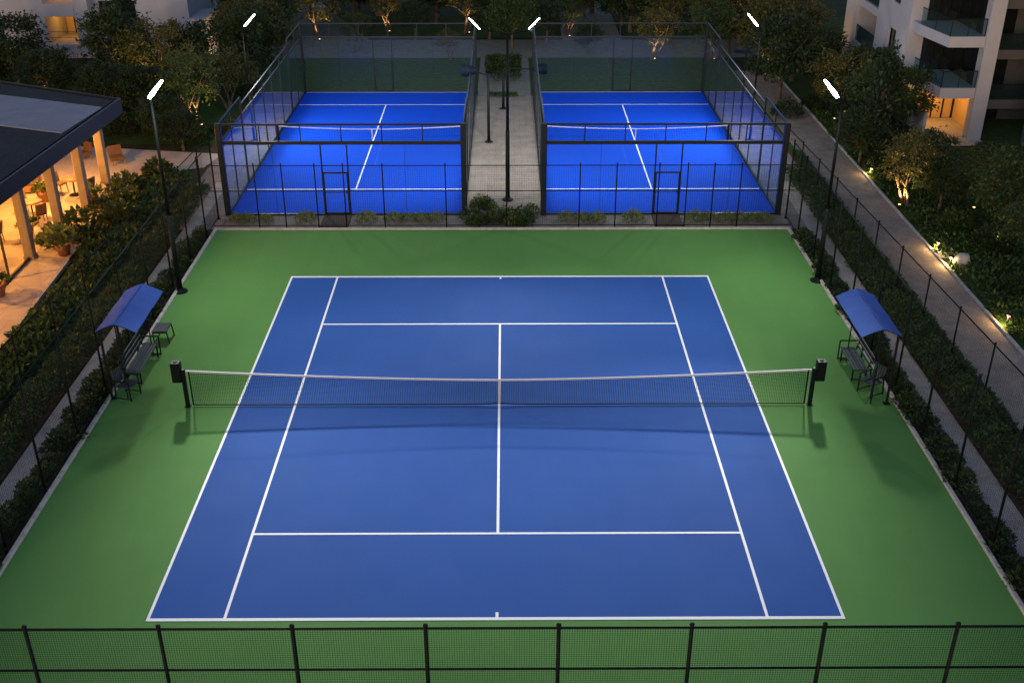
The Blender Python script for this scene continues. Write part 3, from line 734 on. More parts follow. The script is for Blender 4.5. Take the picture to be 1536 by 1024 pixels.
tree('olive', 2, -14.4, 57.6, 3.2, 'olive tinted low tree beside the left wall of the left cage', wide=1.2)
tree('round', 2, -18.3, 55.3, 2.9, 'dark low tree behind the tip of the pavilion roof', wide=1.2)
tree('loose', 1, -16.9, 57.6, 3.0, 'thin tree in the lawn behind the large left floodlight head', leaf='leaf_olive', wide=1.2)
tree('round', 3, -16.6, 52.4, 2.2, 'small dense tree at the far corner of the terrace', wide=1.2)
more = [
 (17.6, 52.9, 3.0, 'round', 2, 'leaf_dark', 'dark rounded tree between the right lamp pole and the multi stemmed tree'),
 (19.9, 53.6, 3.2, 'round', 3, 'leaf_mid', 'leafy tree against the left end of the apartment block'),
 (18.9, 57.6, 3.4, 'round', 1, 'leaf_dark', 'dark tree under the loggia of the apartment block'),
 (16.9, 63.6, 4.2, 'round', 2, 'leaf_olive', 'dense olive tinted tree between the back right floodlight and the block'),
 (21.4, 44.9, 1.5, 'round', 1, 'leaf_dark', 'dark low tree in the shaded corner below the grey wing'),
 (23.3, 43.2, 2.2, 'round', 2, 'leaf_dark', 'dark tree at the right edge below the grey building corner'),
 (18.0, 42.3, 2.4, 'round', 3, 'leaf_dark', 'low dense tree close behind the olive tree on the right'),
 (21.6, 38.6, 2.6, 'round', 2, 'leaf_dark', 'dark low tree between the leafy tree and the right edge'),
 (-20.2, 55.9, 3.0, 'round', 1, 'leaf_dark', 'dark bushy tree behind the far end of the pavilion roof'),
 (-24.0, 58.0, 3.2, 'round', 3, 'leaf_dark', 'dark bushy tree behind the middle of the pavilion roof'),
 (-14.6, 64.8, 4.4, 'round', 2, 'leaf_olive', 'olive tinted tree behind the back left floodlight pole'),
 (-18.6, 64.2, 3.2, 'round', 3, 'leaf_dark', 'dark tree between the white wall and the yellow green tree'),
 (-15.2, 50.6, 2.0, 'round', 1, 'leaf_dark', 'small dark tree left of the left cage at the terrace corner'),
 (-31.4, 60.4, 3.6, 'round', 1, 'leaf_mid', 'leafy tree cut by the left edge above the roof'),
]
for x, y, h, k, s_, lf, lb in more: tree(k, s_, x, y, h, lb, leaf=lf, wide=1.2)
# --- back row
back = [
 (-15.6, 70.5, 5.2, 'round', 1, 'leaf_dark', 'dark tree just right of the white wall at the upper left'),
 (-15.0, 76.6, 5.6, 'tall', 1, 'leaf_olive', 'tall olive tree behind the back left floodlight'),
 (-12.4, 74.6, 4.6, 'loose', 2, 'leaf_olive', 'loose tree with orange lit trunk left of the far cage corner'),
 (-10.6, 79.5, 5.4, 'round', 3, 'leaf_dark', 'dark tree above the far left corner of the left cage'),
 (-8.0, 77.2, 3.2, 'olive', 1, 'leaf_olive', 'small orange tinted tree beyond the left cage'),
 (-7.4, 84.0, 6.2, 'tall', 2, 'leaf_dark', 'very dark tall tree in the back row over the left cage'),
 (-4.8, 80.2, 4.6, 'round', 2, 'leaf_dark', 'dark round tree in the back row above the left cage door'),
 (-2.4, 76.8, 4.2, 'olive', 3, 'leaf_olive', 'yellow lit tree behind the left head of the twin mast'),
 (-1.0, 83.0, 6.0, 'tall', 1, 'leaf_dark', 'tall dark tree above the left head of the twin mast'),
 (.6, 71.8, 3.6, 'round', 1, 'leaf_mid', 'tree behind the twin mast and the clipped hedge block'),
 (2.6, 79.0, 5.2, 'round', 3, 'leaf_dark', 'dark tree above the right head of the twin mast'),
 (4.6, 75.6, 2.6, 'olive', 2, 'leaf_dark', 'small tree with an orange lit trunk beyond the right cage'),
 (8.8, 77.0, 4.4, 'round', 2, 'leaf_dark', 'dark tree right of the grey path beyond the right cage'),
 (11.0, 73.4, 4.8, 'loose', 3, 'leaf_olive', 'olive tree above the far right corner of the right cage'),
 (13.4, 78.0, 6.0, 'tall', 2, 'leaf_olive', 'tall olive tree directly behind the back right floodlight head'),
 (12.6, 67.6, 3.8, 'olive', 1, 'leaf_mid', 'low tree between the right cage corner and the back right floodlight'),
 (16.4, 74.5, 5.2, 'round', 1, 'leaf_olive', 'yellowish tree in the back row left of the apartment block'),
 (19.3, 77.0, 5.8, 'tall', 1, 'leaf_dark', 'tall dark tree in the back row beside the apartment block'),
 (9.5, 68.9, 3.2, 'olive', 3, 'leaf_olive', 'small bare stemmed tree lit orange behind the right cage'),
 (-3.4, 69.0, 1.9, 'olive', 2, 'leaf_olive', 'very small tree on the lawn behind the left cage'),
 (-9.4, 70.9, 2.6, 'olive', 3, 'leaf_mid', 'small spreading tree behind the left end of the left cage wall'),
 (-12.9, 84.0, 5.8, 'tall', 1, 'leaf_dark', 'dark tall tree far behind the left corner of the left cage'),
 (6.6, 83.5, 5.8, 'round', 1, 'leaf_dark', 'dark tree in the back row above the right cage door'),
 (-.9, 75.0, 3.0, 'round', 2, 'leaf_dark', 'dark low tree left of the twin mast top'),
 (2.9, 73.6, 2.8, 'round', 3, 'leaf_dark', 'dark low tree right of the twin mast top'),
 (11.4, 80.6, 5.0, 'round', 2, 'leaf_olive', 'dense olive tinted tree in the back row left of the back right floodlight'),
 (14.4, 70.6, 4.4, 'round', 3, 'leaf_olive', 'dense tree right behind the back right floodlight head'),
 (-5.9, 74.8, 2.6, 'round', 1, 'leaf_dark', 'low dark tree on the far side of the grey back path above the left cage'),
 (5.4, 70.6, 2.0, 'round', 3, 'leaf_dark', 'low round tree seen through the right cage back wall'),
]
for x, y, h, k, s, lf, lb in back: tree(k, s, x, y, h, lb, leaf=lf, wide=1.12, group='trees behind the padel courts')
far = MB()
wood_lb = ['leftmost', 'second from left', 'third from left', 'fourth from left', 'fifth from left', 'sixth from left', 'seventh from left', 'eighth from left', 'ninth from left', 'tenth from left', 'eleventh from left', 'twelfth from left', 'rightmost']
for i in range(13):
    x = -21+i*3.25+((i*37) % 7-3)*.2; y = 79.5+((i*53) % 9)*.62
    tree(('round', 'loose', 'round')[i % 3], 1+(i*2) % 3, x, y, 2.5+((i*29) % 5)*.22, 'low dark tree at the top edge, %s of the farthest row' % wood_lb[i], wide=1.7, group='farthest row of low dark trees', leaf=('leaf_dark', 'leaf_dark', 'leaf_olive')[i % 3])

# --- shrubs
def shrub_mesh(seed, r, h, n, ls, lf, name='shrub'):
    rng = random.Random(seed); mb = MB()
    for _ in range(n):
        a = rng.uniform(0, 6.283); q = rng.random()**.5; zz = h*(1-q*q*.75)*rng.uniform(.25, 1)
        p = Vector((math.cos(a)*r*q, math.sin(a)*r*q, zz)); d = (Vector((math.cos(a)*q, math.sin(a)*q, .55)) + rnd_dir(rng)*.65).normalized()
        s = ls*rng.uniform(.6, 1.35); mb.leaf(p, d, (Vector((0, 0, 1))+rnd_dir(rng)*.6).normalized(), s, s*.5)
    for _ in range(7):
        a = rng.uniform(0, 6.283); mb.wire((0, 0, -.03), (math.cos(a)*r*.6, math.sin(a)*r*.6, h*.65), .014)
    return mb
protos = {}
def shrub(kind, x, y, s, label, group=None, rz=None, name='shrub', cat='shrub'):
    P_ = dict(low=(.42, .42, 300, .13, 'leaf_hedge'), low2=(.40, .50, 320, .12, 'leaf_mid'), low3=(.46, .36, 300, .14, 'leaf_dark'), light=(.36, .42, 260, .11, 'leaf_light'),
              broad=(.75, .85, 330, .30, 'leaf_mid'), broad2=(.8, .8, 380, .26, 'leaf_hedge'), spiky=(.5, .55, 110, .55, 'leaf_light'), big=(1.0, 1.2, 900, .19, 'leaf_dark'), big2=(1.0, 1.05, 900, .18, 'leaf_mid'))
    if kind not in protos:
        r_, h_, n_, l_, lf = P_[kind]; o = shrub_mesh(len(protos)*13+5, r_, h_, n_, l_, lf).build(name, M[lf]); protos[kind] = o
        o.name = name
    else:
        o = protos[kind].copy(); o.name = name; col.objects.link(o)
        for k_ in ('group', 'label'):
            if k_ in o: del o[k_]
    o.location = (x, y, -.02); o.rotation_euler = (0, 0, rz if rz is not None else (x*5+y*9) % 6.28); o.scale = (s, s, s)
    return tag(o, label, cat, group)
rng = random.Random(5)
y = 14.5
while y < 40.0:
    for sx in (-1, 1):
        if not (sx*1 == -1 and 27.6 < y < 29.6 and False):
            shrub(rng.choice(['low', 'low2', 'low3', 'low']), (-11.78 if sx < 0 else 11.76)+rng.uniform(-.10, .10), y+rng.uniform(-.12, .12), rng.uniform(.62, 1.05),
                  'low green shrub in the soil strip between the %s kerb fence and the narrow path' % ('left' if sx < 0 else 'right'), 'low shrubs in the %s soil strip' % ('left' if sx < 0 else 'right'))
    y += .56
xs = [-10.62, -10.2, -9.45, -7.86, -5.4, -4.33, -3.75, -3.2, -2.62, 2.64, 3.3, 3.85, 5.32, 7.81, 8.35, 9.05, 9.6, 10.15, 10.6]
for i, x in enumerate(xs):
    s = 'left' if x < 0 else 'right'
    if x in (-7.86, -5.4, 5.32):
        lb = {-7.86: 'single light green bush just left of the left padel door mat', -5.4: 'single light green bush just right of the left padel door mat', 5.32: 'single light green bush just left of the right padel door mat'}[x]
        shrub('light', x, 41.3, 1.15, lb)
    else: shrub('light', x, 41.3+rng.uniform(-.08, .08), rng.uniform(.85, 1.1), 'light green bush in the row along the foot of the %s padel cage' % s, 'bushes along the front of the %s padel cage' % s)
for i in range(22):
    shrub(('low2', 'light', 'low')[i % 3], rng.uniform(-1.2, 1.35), 40.75+2.6*rng.random()**1.5, rng.uniform(.7, 1.15), 'low shrub in the clump around the foot of the twin floodlight mast', 'shrubs around the mast foot')
# hedges: one planted mass each
def hedge(name, label, p0, p1, wd, h, n, ls, lf, cat='hedge', seed=3, mound=.35, lo=.03):
    rng = random.Random(seed); p0, p1 = Vector((*p0, 0)), Vector((*p1, 0)); d = p1-p0; nrm = Vector((-d.y, d.x, 0)).normalized()
    mb = MB(); ph = [rng.uniform(0, 6.28) for _ in range(4)]
    for _ in range(n):
        t = rng.random(); u = rng.uniform(-1, 1); ln = t*d.length
        hh = h*(.72+mound*(.5*math.sin(ln*2.3+ph[0])+.3*math.sin(ln*5.1+ph[1]+u*2)+.3*math.sin(ln*1.1+ph[2])))*(1-.35*abs(u)**3)
        zz = lo+(hh-lo)*(rng.random()**.45)
        p = p0+d*t+nrm*(u*wd/2*(1+.12*math.sin(ln*3.7+ph[3])))+Vector((0, 0, zz))
        dr = (rnd_dir(rng, .25)+nrm*u*.4).normalized(); s = ls*rng.uniform(.6, 1.4)
        mb.leaf(p, dr, (Vector((0, 0, 1))+rnd_dir(rng)*.7).normalized(), s, s*.55)
    c = p0.lerp(p1, .5)
    o = mb.build(name, M[lf]); o.data.transform(Matrix.Translation(-c)); o.location = c
    return tag(o, label, cat) if cat else o
hedge('hedge', 'loose dark hedge between the left narrow path and the outer left fence', (-13.35, 16), (-13.0, 45), .95, .62, 20000, .105, 'leaf_hedge', seed=3)
hedge('hedge', 'loose dark hedge between the right narrow path and the outer right fence', (13.35, 16), (13.15, 47), 1.0, .66, 20000, .11, 'leaf_hedge', seed=4)
hedge('hedge', 'clipped dark hedge block closing the walkway between the padel courts', (-.95, 63.6), (1.05, 63.6), .9, 2.1, 5200, .14, 'leaf_dark', seed=6, mound=.06)
hedge('hedge', 'low square hedge planter on the far end of the walkway', (-.72, 60.1), (.82, 60.1), .35, .35, 700, .10, 'leaf_hedge', seed=7, mound=.1)
o = hedge('grass', None, (-14.9, 20), (-14.6, 47), 1.35, .30, 15000, .22, 'grass', cat=None, seed=8, mound=.5, lo=0.0); o['kind'] = 'stuff'; o['label'] = 'rough grass bank between the outer left fence and the terrace'
o = hedge('grass', None, (14.08, 16), (13.95, 50), .40, .16, 8000, .15, 'grass', cat=None, seed=9, mound=.5, lo=0.0); o['kind'] = 'stuff'; o['label'] = 'grass verge along the left side of the wide path'
o = hedge('ground_cover', None, (18.0, 26), (18.0, 58), 3.0, .16, 14000, .17, 'grass', cat=None, seed=10, mound=.6, lo=0.0); o['kind'] = 'stuff'; o['label'] = 'dark grass on the lawn right of the wide path'
# right garden shrubs
gs = [(17.4, 45.6, 'big', .7, 'dark shrub right behind the olive tree beside the wide path'), (17.9, 40.4, 'big2', .75, 'rounded shrub beside the farther low path light'),
      (18.6, 38.4, 'big', .8, 'dark rounded shrub behind the pale stone'), (20.6, 36.6, 'big2', .85, 'leafy shrub at the right edge behind the low spreading tree'),
      (18.0, 34.4, 'big', .6, 'small dark shrub on the lawn between the stone and the nearest path light'), (17.5, 31.3, 'big2', .62, 'leafy shrub lit by the nearest path light'),
      (18.3, 29.0, 'big', .8, 'dark shrub at the right edge nearest to the viewer'), (17.2, 47.5, 'big', .8, 'dark shrub at the foot of the conical tree'),
      (16.9, 52.6, 'big2', .7, 'green shrub at the edge of the wide path behind the lamp pole'), (17.0, 57.8, 'big', .9, 'dark shrub beside the far end of the wide path'),
      (14.9, 56.2, 'big', .8, 'dark shrub behind the right wall of the right cage'), (20.0, 50.4, 'big2', .55, 'bushy shrub below the lower balcony of the apartment block')]
for x, y, k, s, lb in gs: shrub(k, x, y, s, lb)
ls_ = [(-15.0, 51.6, 'big', .9, 'dark shrub left of the padel cage at the terrace corner'), (-17.0, 53.4, 'big2', .9, 'leafy shrub behind the far edge of the terrace'),
       (-19.2, 53.2, 'big', 1.0, 'dark shrub just past the pavilion roof tip'), (-13.9, 53.6, 'big2', .7, 'small green shrub against the left cage side wall'),
       (-20.6, 57.0, 'big', 1.0, 'dark shrub on the lawn behind the pavilion roof'), (-14.2, 59.8, 'big', .9, 'dark shrub beside the far end of the left cage'),
       (-15.4, 47.1, 'broad', .8, 'broad leaved shrub at the near corner of the far terrace')]
for x, y, k, s, lb in ls_: shrub(k, x, y, s, lb)
# terrace planting
tp = [(-16.0, 44.6, 'broad', 1.0, 'broad leaved plant in the bed at the far terrace corner'), (-15.5, 43.0, 'broad2', .95, 'green plant next to the low outer left fence by the far column'),
      (-15.3, 41.4, 'broad', .9, 'large leaved dark plant in the middle of the terrace bed'), (-16.3, 42.6, 'broad2', .8, 'bushy plant at the foot of the third pavilion column'),
      (-16.5, 40.2, 'broad', 1.05, 'tall leaved plant in front of the second pavilion column'), (-15.7, 39.4, 'broad2', .8, 'yellow green plant right of the potted agave'),
      (-15.3, 37.9, 'low2', 1.3, 'small plant at the end of the terrace kerb'), (-17.0, 39.0, 'broad', .85, 'dark leaved plant beside the nearest pavilion column')]
for x, y, k, s, lb in tp: shrub(k, x, y, s, lb, name='plant', cat='plant')
def potted(x, y, s, kind, label):
    t = thing('potted_plant', label, 'potted plant', (x, y, 0))
    MB().lathe([(0, .0), (.20*s, 0), (.29*s, .40*s), (.32*s, .44*s), (.32*s, .48*s), (.27*s, .48*s), (.26*s, .42*s), (0, .42*s)], (x, y, 0), 18).build('pot', M['terra'], t)
    mb = shrub_mesh(int(abs(x*31+y)), .42*s, .55*s, 70 if kind == 'spiky' else 190, (.5 if kind == 'spiky' else .22)*s, None)
    o = mb.build('leaves', M['leaf_light' if kind == 'spiky' else 'leaf_mid'], t, world=False); o.location = (0, 0, .42*s)
    return t
potted(-16.35, 37.9, 1.0, 'spiky', 'spiky plant in a terracotta pot at the corner of the glazed pavilion wall')
potted(-17.3, 34.3, .9, 'broad', 'dark leaved potted plant cut by the left edge near the terrace kerb')
potted(-18.4, 39.8, .8, 'broad', 'potted plant inside the pavilion behind the nearest column')
potted(-17.05, 43.4, .7, 'spiky', 'small potted plant standing at the third pavilion column')
potted(-19.2, 43.6, .9, 'broad', 'leafy potted plant on the lit terrace below the roof')

# ------------------------------------------------------------------ garden lights
uplight(16.45, 42.55, 465, 'warm spotlight at the foot of the olive tree beside the wide path', (16.8, 43.0, 2.2), 120)
uplight(17.45, 50.2, 320, 'warm spotlight at the orange lit multi stemmed tree', (18.0, 50.7, 2.4), 90)
uplight(17.1, 55.1, 320, 'warm spotlight under the yellow lit tree beyond the right pole', (17.6, 55.8, 2.4), 110)
uplight(15.5, 64.3, 320, 'warm spotlight under the olive tinted tree at the back right', (15.9, 65.4, 3), 110)
uplight(18.2, 65.6, 320, 'warm spotlight beside the far corner of the apartment block', (19, 66.8, 3), 110)
uplight(-15.2, 54.2, 377, 'warm spotlight at the lit trunk left of the padel cages', (-15.6, 54.8, 2.4), 110)
uplight(-18.5, 58.9, 756, 'warm spotlight under the yellow green tree at the left', (-18.95, 60, 2.6), 120)
uplight(-25.2, 60.0, 260, 'warm spotlight below the lit balcony', (-25.7, 60.9, 2.4), 120)
uplight(-12.2, 73.9, 377, 'warm spotlight at the orange trunk left of the far cage corner', (-12.5, 74.9, 3), 100)
uplight(-2.3, 76.0, 377, 'warm spotlight under the yellow tree behind the twin mast', (-2.4, 77, 3), 110)
uplight(4.5, 74.9, 174, 'warm spotlight at the small tree on the grey path edge', (4.6, 75.8, 2), 100)
uplight(9.45, 68.3, 348, 'warm spotlight at the orange stemmed small tree behind the right cage', (9.5, 69.1, 2.2), 110)
uplight(-7.8, 76.5, 203, 'warm spotlight at the small orange tinted tree beyond the left cage', (-8, 77.4, 2.4), 110)
uplight(16.1, 73.4, 377, 'warm spotlight under the yellowish back row tree', (16.5, 74.7, 3), 110)
uplight(-17.4, 69.4, 320, 'warm spotlight at the white wall at the upper left', (-18.4, 70.3, 1.2), 120)
uplight(19.4, 42.2, 145, 'warm spotlight deep in the middle of the right garden', (20.2, 43.1, 2.2), 110)
uplight(19.0, 38.8, 174, 'warm spotlight under the leafy tree near the right edge', (19.7, 39.8, 2.2), 110)
def bollard(x, y, label, power=45):
    t = thing('path_light', label, 'path light', (x, y, 0), group='low lights beside the wide path')
    MB().tube((x, y, -.05), (x, y, .30), .03, .03, 8).build('stem', M['black'], t)
    MB().lathe([(.03, .30), (.09, .34), (.09, .37), (0, .40)], (x, y, 0), 14).build('cap', M['black'], t)
    MB().tube((x, y, .27), (x, y, .33), .045, .05, 10).build('bulb', M['warm'], t)
    point(t, (x-.10, y-.02, .24), power, (1, .62, .24), .05); return t
bollard(16.5, 38.15, 'low warm path light on the lawn edge behind the pale stone')
bollard(16.48, 36.75, 'low warm path light right in front of the pale rounded stone')
bollard(16.62, 31.95, 'low warm path light nearest to the viewer on the right lawn')
bollard(16.55, 46.8, 'low warm path light at the foot of the trees behind the right lamp pole', 25)
o = MB()
rg = random.Random(2); v = []
n = 12
prof = [(.02, 0), (.26, .02), (.31, .18), (.29, .34), (.20, .45), (.02, .48)]
o.lathe(prof, (0, 0, 0), n); o.v = [(x*(1+.1*math.sin(3*z_*9+x*11)), y_*(.8+.1*math.cos(x*8)), z_*(1+.06*math.sin(x*9))) for x, y_, z_ in o.v]
b = o.build('stone', M['stone']); b.location = (16.86, 36.72, -.03); tag(b, 'pale rounded stone lit by the low light on the right lawn', 'stone')
b = MB().bev(-.42, -.2, 0, .42, .2, .06, .02).build('stepping_stone', M['stone']); b.location = (16.75, 37.65, -.03); b.rotation_euler = (0, 0, R(-15)); tag(b, 'flat pale stepping slab on the lawn just behind the rounded stone', 'slab')

# ------------------------------------------------------------------ pavilion
t = thing('pavilion', 'low pavilion with a dark slatted roof and warm lit glass front at the left', 'building', (-22, 38, 0))
zt, zb = 3.62, 3.02
E0, E1 = (-16.30, 46.3), (-17.75, 22.0)
rp = [E1, E0, (-34, 54.6), (-34, 22)]
rf = MB().prism(rp, zb+.04, zt-.05).build('roof', M['fascia'], t)
ins = lambda p, k: (p[0]-k, p[1]-k*.2)
MB().prism([(-17.95, 22.1), (-16.52, 46.1), (-33.9, 54.3), (-33.9, 22.1)], zt-.06, zt).build('roof_covering', M['shingle'], rf, world=False).data.transform(Matrix.Translation((22, -38, 0)))
MB().prism([(-16.98, 41.3), (-16.62, 44.9), (-24.0, 47.8), (-26, 44.6)], zt+.002, zt+.05).build('roof_membrane', M['membrane'], rf, world=False).data.transform(Matrix.Translation((22, -38, 0)))
fa = MB()
for (pa, pb) in ((E1, E0), (E0, (-34, 54.6))):
    fa.add([(pa[0]+.04, pa[1], zb), (pb[0]+.04, pb[1]+.03, zb), (pb[0]+.04, pb[1]+.03, zt+.04), (pa[0]+.04, pa[1], zt+.04), (pa[0]-.05, pa[1], zb), (pb[0]-.05, pb[1]-.04, zb), (pb[0]-.05, pb[1]-.04, zt+.04), (pa[0]-.05, pa[1], zt+.04)],
           [(0, 1, 2, 3), (7, 6, 5, 4), (3, 2, 6, 7), (0, 4, 5, 1), (0, 3, 7, 4), (1, 5, 6, 2)])
fa.build('fascia', M['fascia'], t)
MB().prism([(-17.85, 22.1), (-16.45, 46.1), (-33.8, 54.2), (-33.8, 22.1)], zb+.01, zb+.035).build('soffit', M['plaster'], t)
for (x, y) in ((-17.5, 37.65), (-17.35, 40.3), (-17.15, 42.75), (-17.4, 46.0), (-21.5, 47.0), (-21.5, 42.5), (-21.8, 38.0)):
    MB().bev(x-.17, y-.17, 0, x+.17, y+.17, zb, .02).box(x-.20, y-.20, 0, x+.20, y+.20, .10).build('column', M['column'], t)
for (y0, y1) in ((27.0, 30.4), (30.4, 33.9), (33.9, 37.45)):
    fr = MB().bar((-17.5, y0, .05), (-17.5, y1, .05), .08).bar((-17.5, y0, zb-.05), (-17.5, y1, zb-.05), .08).bar((-17.5, y0+.04, .05), (-17.5, y0+.04, zb), .09).bar((-17.5, (y0+y1)/2, .05), (-17.5, (y0+y1)/2, zb), .07).build('window_frame', M['fascia'], t)
    MB().box(-17.508, y0+.08, .09, -17.492, y1, zb-.09).build('window_pane', M['glassw'], fr, world=False).data.transform(Matrix.Translation((22, -38, 0)))
MB().rect(-33, 22, -17.46, 46.2, .004).build('floor', M['terrace'], t)
MB().box(-33.2, 22, 0, -24.0, 22.2, zb).box(-24.2, 22.2, 0, -24.0, 44, zb).build('wall', M['plaster'], t)
# furniture under the roof
def cafe_table(x, y, label, n, rz):
    t = thing('cafe_table', label, 'table', (x, y, 0))
    MB().lathe([(.42, .70), (.45, .715), (.45, .735), (0, .74)], (x, y, 0), 18).build('table_top', M['wood'], t)
    MB().lathe([(.26, 0), (.26, .02), (.04, .05), (.035, .70)], (x, y, 0), 12).build('pedestal', M['black'], t)
def cafe_chair(x, y, rz, label, group=None):
    t = thing('cafe_chair', label, 'chair', (x, y, 0), rz, group)
    MB().bev(-.22, -.22, .40, .22, .22, .47, .03).build('seat', M['uphol'], t, world=False)
    MB().obox((0, .23, .68), (1, 0, 0), (0, 1, -.2), .44, .42, .05).build('backrest', M['uphol'], t, world=False)
    for sx in (-1, 1):
        for sy in (-1, 1): MB().bar((sx*.20, sy*.20, 0), (sx*.18, sy*.18, .40), .03).build('leg', M['wood'], t, world=False)
cafe_table(-18.7, 36.2, 'round cafe table just behind the glass of the pavilion', 2, 0)
cafe_table(-18.9, 41.6, 'round cafe table under the roof between the second and third columns', 2, 0)
cafe_table(-18.2, 44.4, 'round cafe table nearest the far column of the pavilion', 2, 0)
cafe_table(-20.0, 38.9, 'round cafe table deep inside behind the nearest column', 2, 0)
for k, (tx, ty, nm) in enumerate(((-18.7, 36.2, 'behind the pavilion glass'), (-18.9, 41.6, 'between the second and third columns'), (-18.2, 44.4, 'nearest the far column'), (-20.0, 38.9, 'deep inside behind the nearest column'))):
    for j, sd in enumerate(('near', 'far')):
        a = R(-70+j*180+k*25)
        cafe_chair(tx+.72*math.cos(a), ty+.72*math.sin(a), a-R(90), 'brown cafe chair on the %s side of the table %s' % (sd, nm))
def sofa(x, y, rz, label):
    t = thing('sofa', label, 'sofa', (x, y, 0), rz)
    MB().bev(-.8, -.38, .08, .8, .38, .34, .03).build('base', M['wood'], t, world=False)
    MB().bev(-.72, -.36, .345, -.005, .26, .48, .04).bev(.005, -.36, .345, .72, .26, .48, .04).build('cushion', M['uphol'], t, world=False)
    MB().bev(-.8, .27, .345, .8, .40, .78, .04).build('backrest', M['uphol'], t, world=False)
sofa(-20.6, 44.8, R(15), 'brown sofa on the lit terrace under the far end of the roof')
sofa(-21.0, 36.0, R(90), 'brown sofa against the back of the lit pavilion room')
def lounge(x, y, rz, label):
    t = thing('lounge_chair', label, 'chair', (x, y, 0), rz)
    MB().bev(-.3, -.3, .22, .3, .3, .36, .04).build('seat', M['uphol'], t, world=False)
    MB().obox((0, .32, .52), (1, 0, 0), (0, 1, -.25), .6, .5, .08).build('backrest', M['uphol'], t, world=False)
    for sx in (-1, 1):
        for sy in (-1, 1): MB().bar((sx*.26, sy*.26, 0), (sx*.26, sy*.26, .22), .04).build('leg', M['wood'], t, world=False)
lounge(-17.7, 48.6, R(30), 'brown lounge chair on the open terrace beyond the far column')
lounge(-19.5, 49.2, R(-40), 'brown lounge chair on the open terrace farther left')
t = thing('counter', 'long low serving counter inside the lit pavilion room', 'counter', (-22.8, 39.5, 0))
MB().bev(-23.1, 37.0, 0, -22.5, 42.0, .95, .02).build('cabinet', M['wood'], t); MB().bev(-23.15, 36.95, .952, -22.4, 42.05, 1.0, .01).build('worktop', M['column'], t)
for i, (x, y, pw, lb) in enumerate(((-19.4, 34.5, 150, 'warm pendant lamp above the table behind the glass'), (-20.5, 38.6, 150, 'warm pendant lamp above the table deep inside'), (-19.3, 42.2, 150, 'warm pendant lamp between the second and third columns'), (-19.0, 45.3, 110, 'warm pendant lamp under the far tip of the roof'), (-18.6, 30.5, 110, 'warm pendant lamp at the near left end of the pavilion'))):
    t = thing('pendant_lamp', lb, 'lamp', (x, y, 2.3), group='pendant lamps in the pavilion')
    MB().tube((x, y, 2.5), (x, y, 3.0), .01, .01, 6).build('cord', M['black'], t)
    MB().lathe([(.02, 2.52), (.10, 2.46), (.20, 2.30)], (x, y, 0), 16).build('lamp_shade', M['wood'], t)
    MB().lathe([(0, 2.30), (.06, 2.33), (.06, 2.38), (0, 2.42)], (x, y, 0), 12).build('bulb', M['warm'], t)
    point(t, (x, y, 2.24), pw*6, (1, .42, .09), .10)

# ------------------------------------------------------------------ apartment block (right)
t = thing('apartment_block', 'white apartment block with glass balconies at the upper right', 'building', (24, 57, 0))
BT = 11.0
def Tm(o): o.data.transform(Matrix.Translation((-24, -57, 0))); return o
W = MB()
# west facade (x=20.5) pieced round its openings
def wall_x(mb, x0, x1, ya, yb, za, zb_, holes):
    """wall slab between x0..x1, y ya..yb, holes list (y0,y1,z0,z1) in y order, non overlapping in y"""
    y = ya
    cols = sorted(set((h[0], h[1]) for h in holes))
    for c0, c1 in cols:
        if c0 > y: mb.box(x0, y, za, x1, c0, zb_)
        zz = za
        for h in sorted([h for h in holes if (h[0], h[1]) == (c0, c1)], key=lambda q: q[2]):
            if h[2] > zz: mb.box(x0, c0, zz, x1, c1, h[2])
            zz = h[3]
        if zz < zb_: mb.box(x0, c0, zz, x1, c1, zb_)
        y = c1
    if y < yb: mb.box(x0, y, za, x1, yb, zb_)
logg = [(60.9, 64.6, .15, 1.75), (60.9, 64.6, 2.15, 4.15), (60.9, 64.6, 4.57, 6.57), (60.9, 64.6, 7.0, 9.0)]
wind = [(57.6, 58.8, 3.0, 4.1), (57.6, 58.8, 5.4, 6.5), (57.6, 58.8, 7.8, 8.9)]
wall_x(W, 20.45, 20.75, 55.8, 66.4, 0, BT, logg+wind)
W.box(20.45, 66.4, 0, 30, 66.7, BT)
W.box(22.75, 51.9, 0, 23.42, 52.5, BT)            # balcony pier
W.box(20.75, 55.8, 0, 21.25, 56.05, BT)           # return beside the recess
W.build('wall', M['white'], t)
rm = MB()                                          # inner walls and floors
rm.box(20.76, 60.6, 0, 23.5, 60.85, BT).box(20.76, 64.65, 0, 23.5, 64.9, BT).box(23.2, 60.86, 0, 23.4, 64.64, BT)
for zz in (1.76, 4.16, 6.58, 9.01): rm.box(20.76, 60.86, zz+.0, 23.19, 64.64, zz+.38)
rm.build('loggia_walls', M['white'], t)
for k, (y0, y1, z0, z1) in enumerate(logg[1:]):
    q = MB().box(20.55, y0+.02, z0+.02, 20.57, y1-.02, z0+.85).build('balustrade', M['glassb'], t)
    MB().bar((20.56, y0, z0+.87), (20.56, y1, z0+.87), .04).build('rail', M['black'], t)
    MB().box(23.14, y0+.5, z0+.05, 23.19, y1-.5, z1-.25).build('window', M['glassd'], t)
MB().box(22.9, 61.2, .2, 23.1, 64.3, 1.6).build('window', M['warmroom'], t)
for (y0, y1, z0, z1) in wind:
    f = MB().bar((20.6, y0, z0), (20.6, y1, z0), .06).bar((20.6, y0, z1), (20.6, y1, z1), .06).bar((20.6, y0, z0), (20.6, y0, z1), .06).bar((20.6, y1, z0), (20.6, y1, z1), .06).bar((20.6, (y0+y1)/2, z0), (20.6, (y0+y1)/2, z1), .05).build('window', M['black'], t)
    Tm(MB().box(20.62, y0+.03, z0+.03, 20.64, y1-.03, z1-.03).build('pane', M['glassd'], f, world=False))
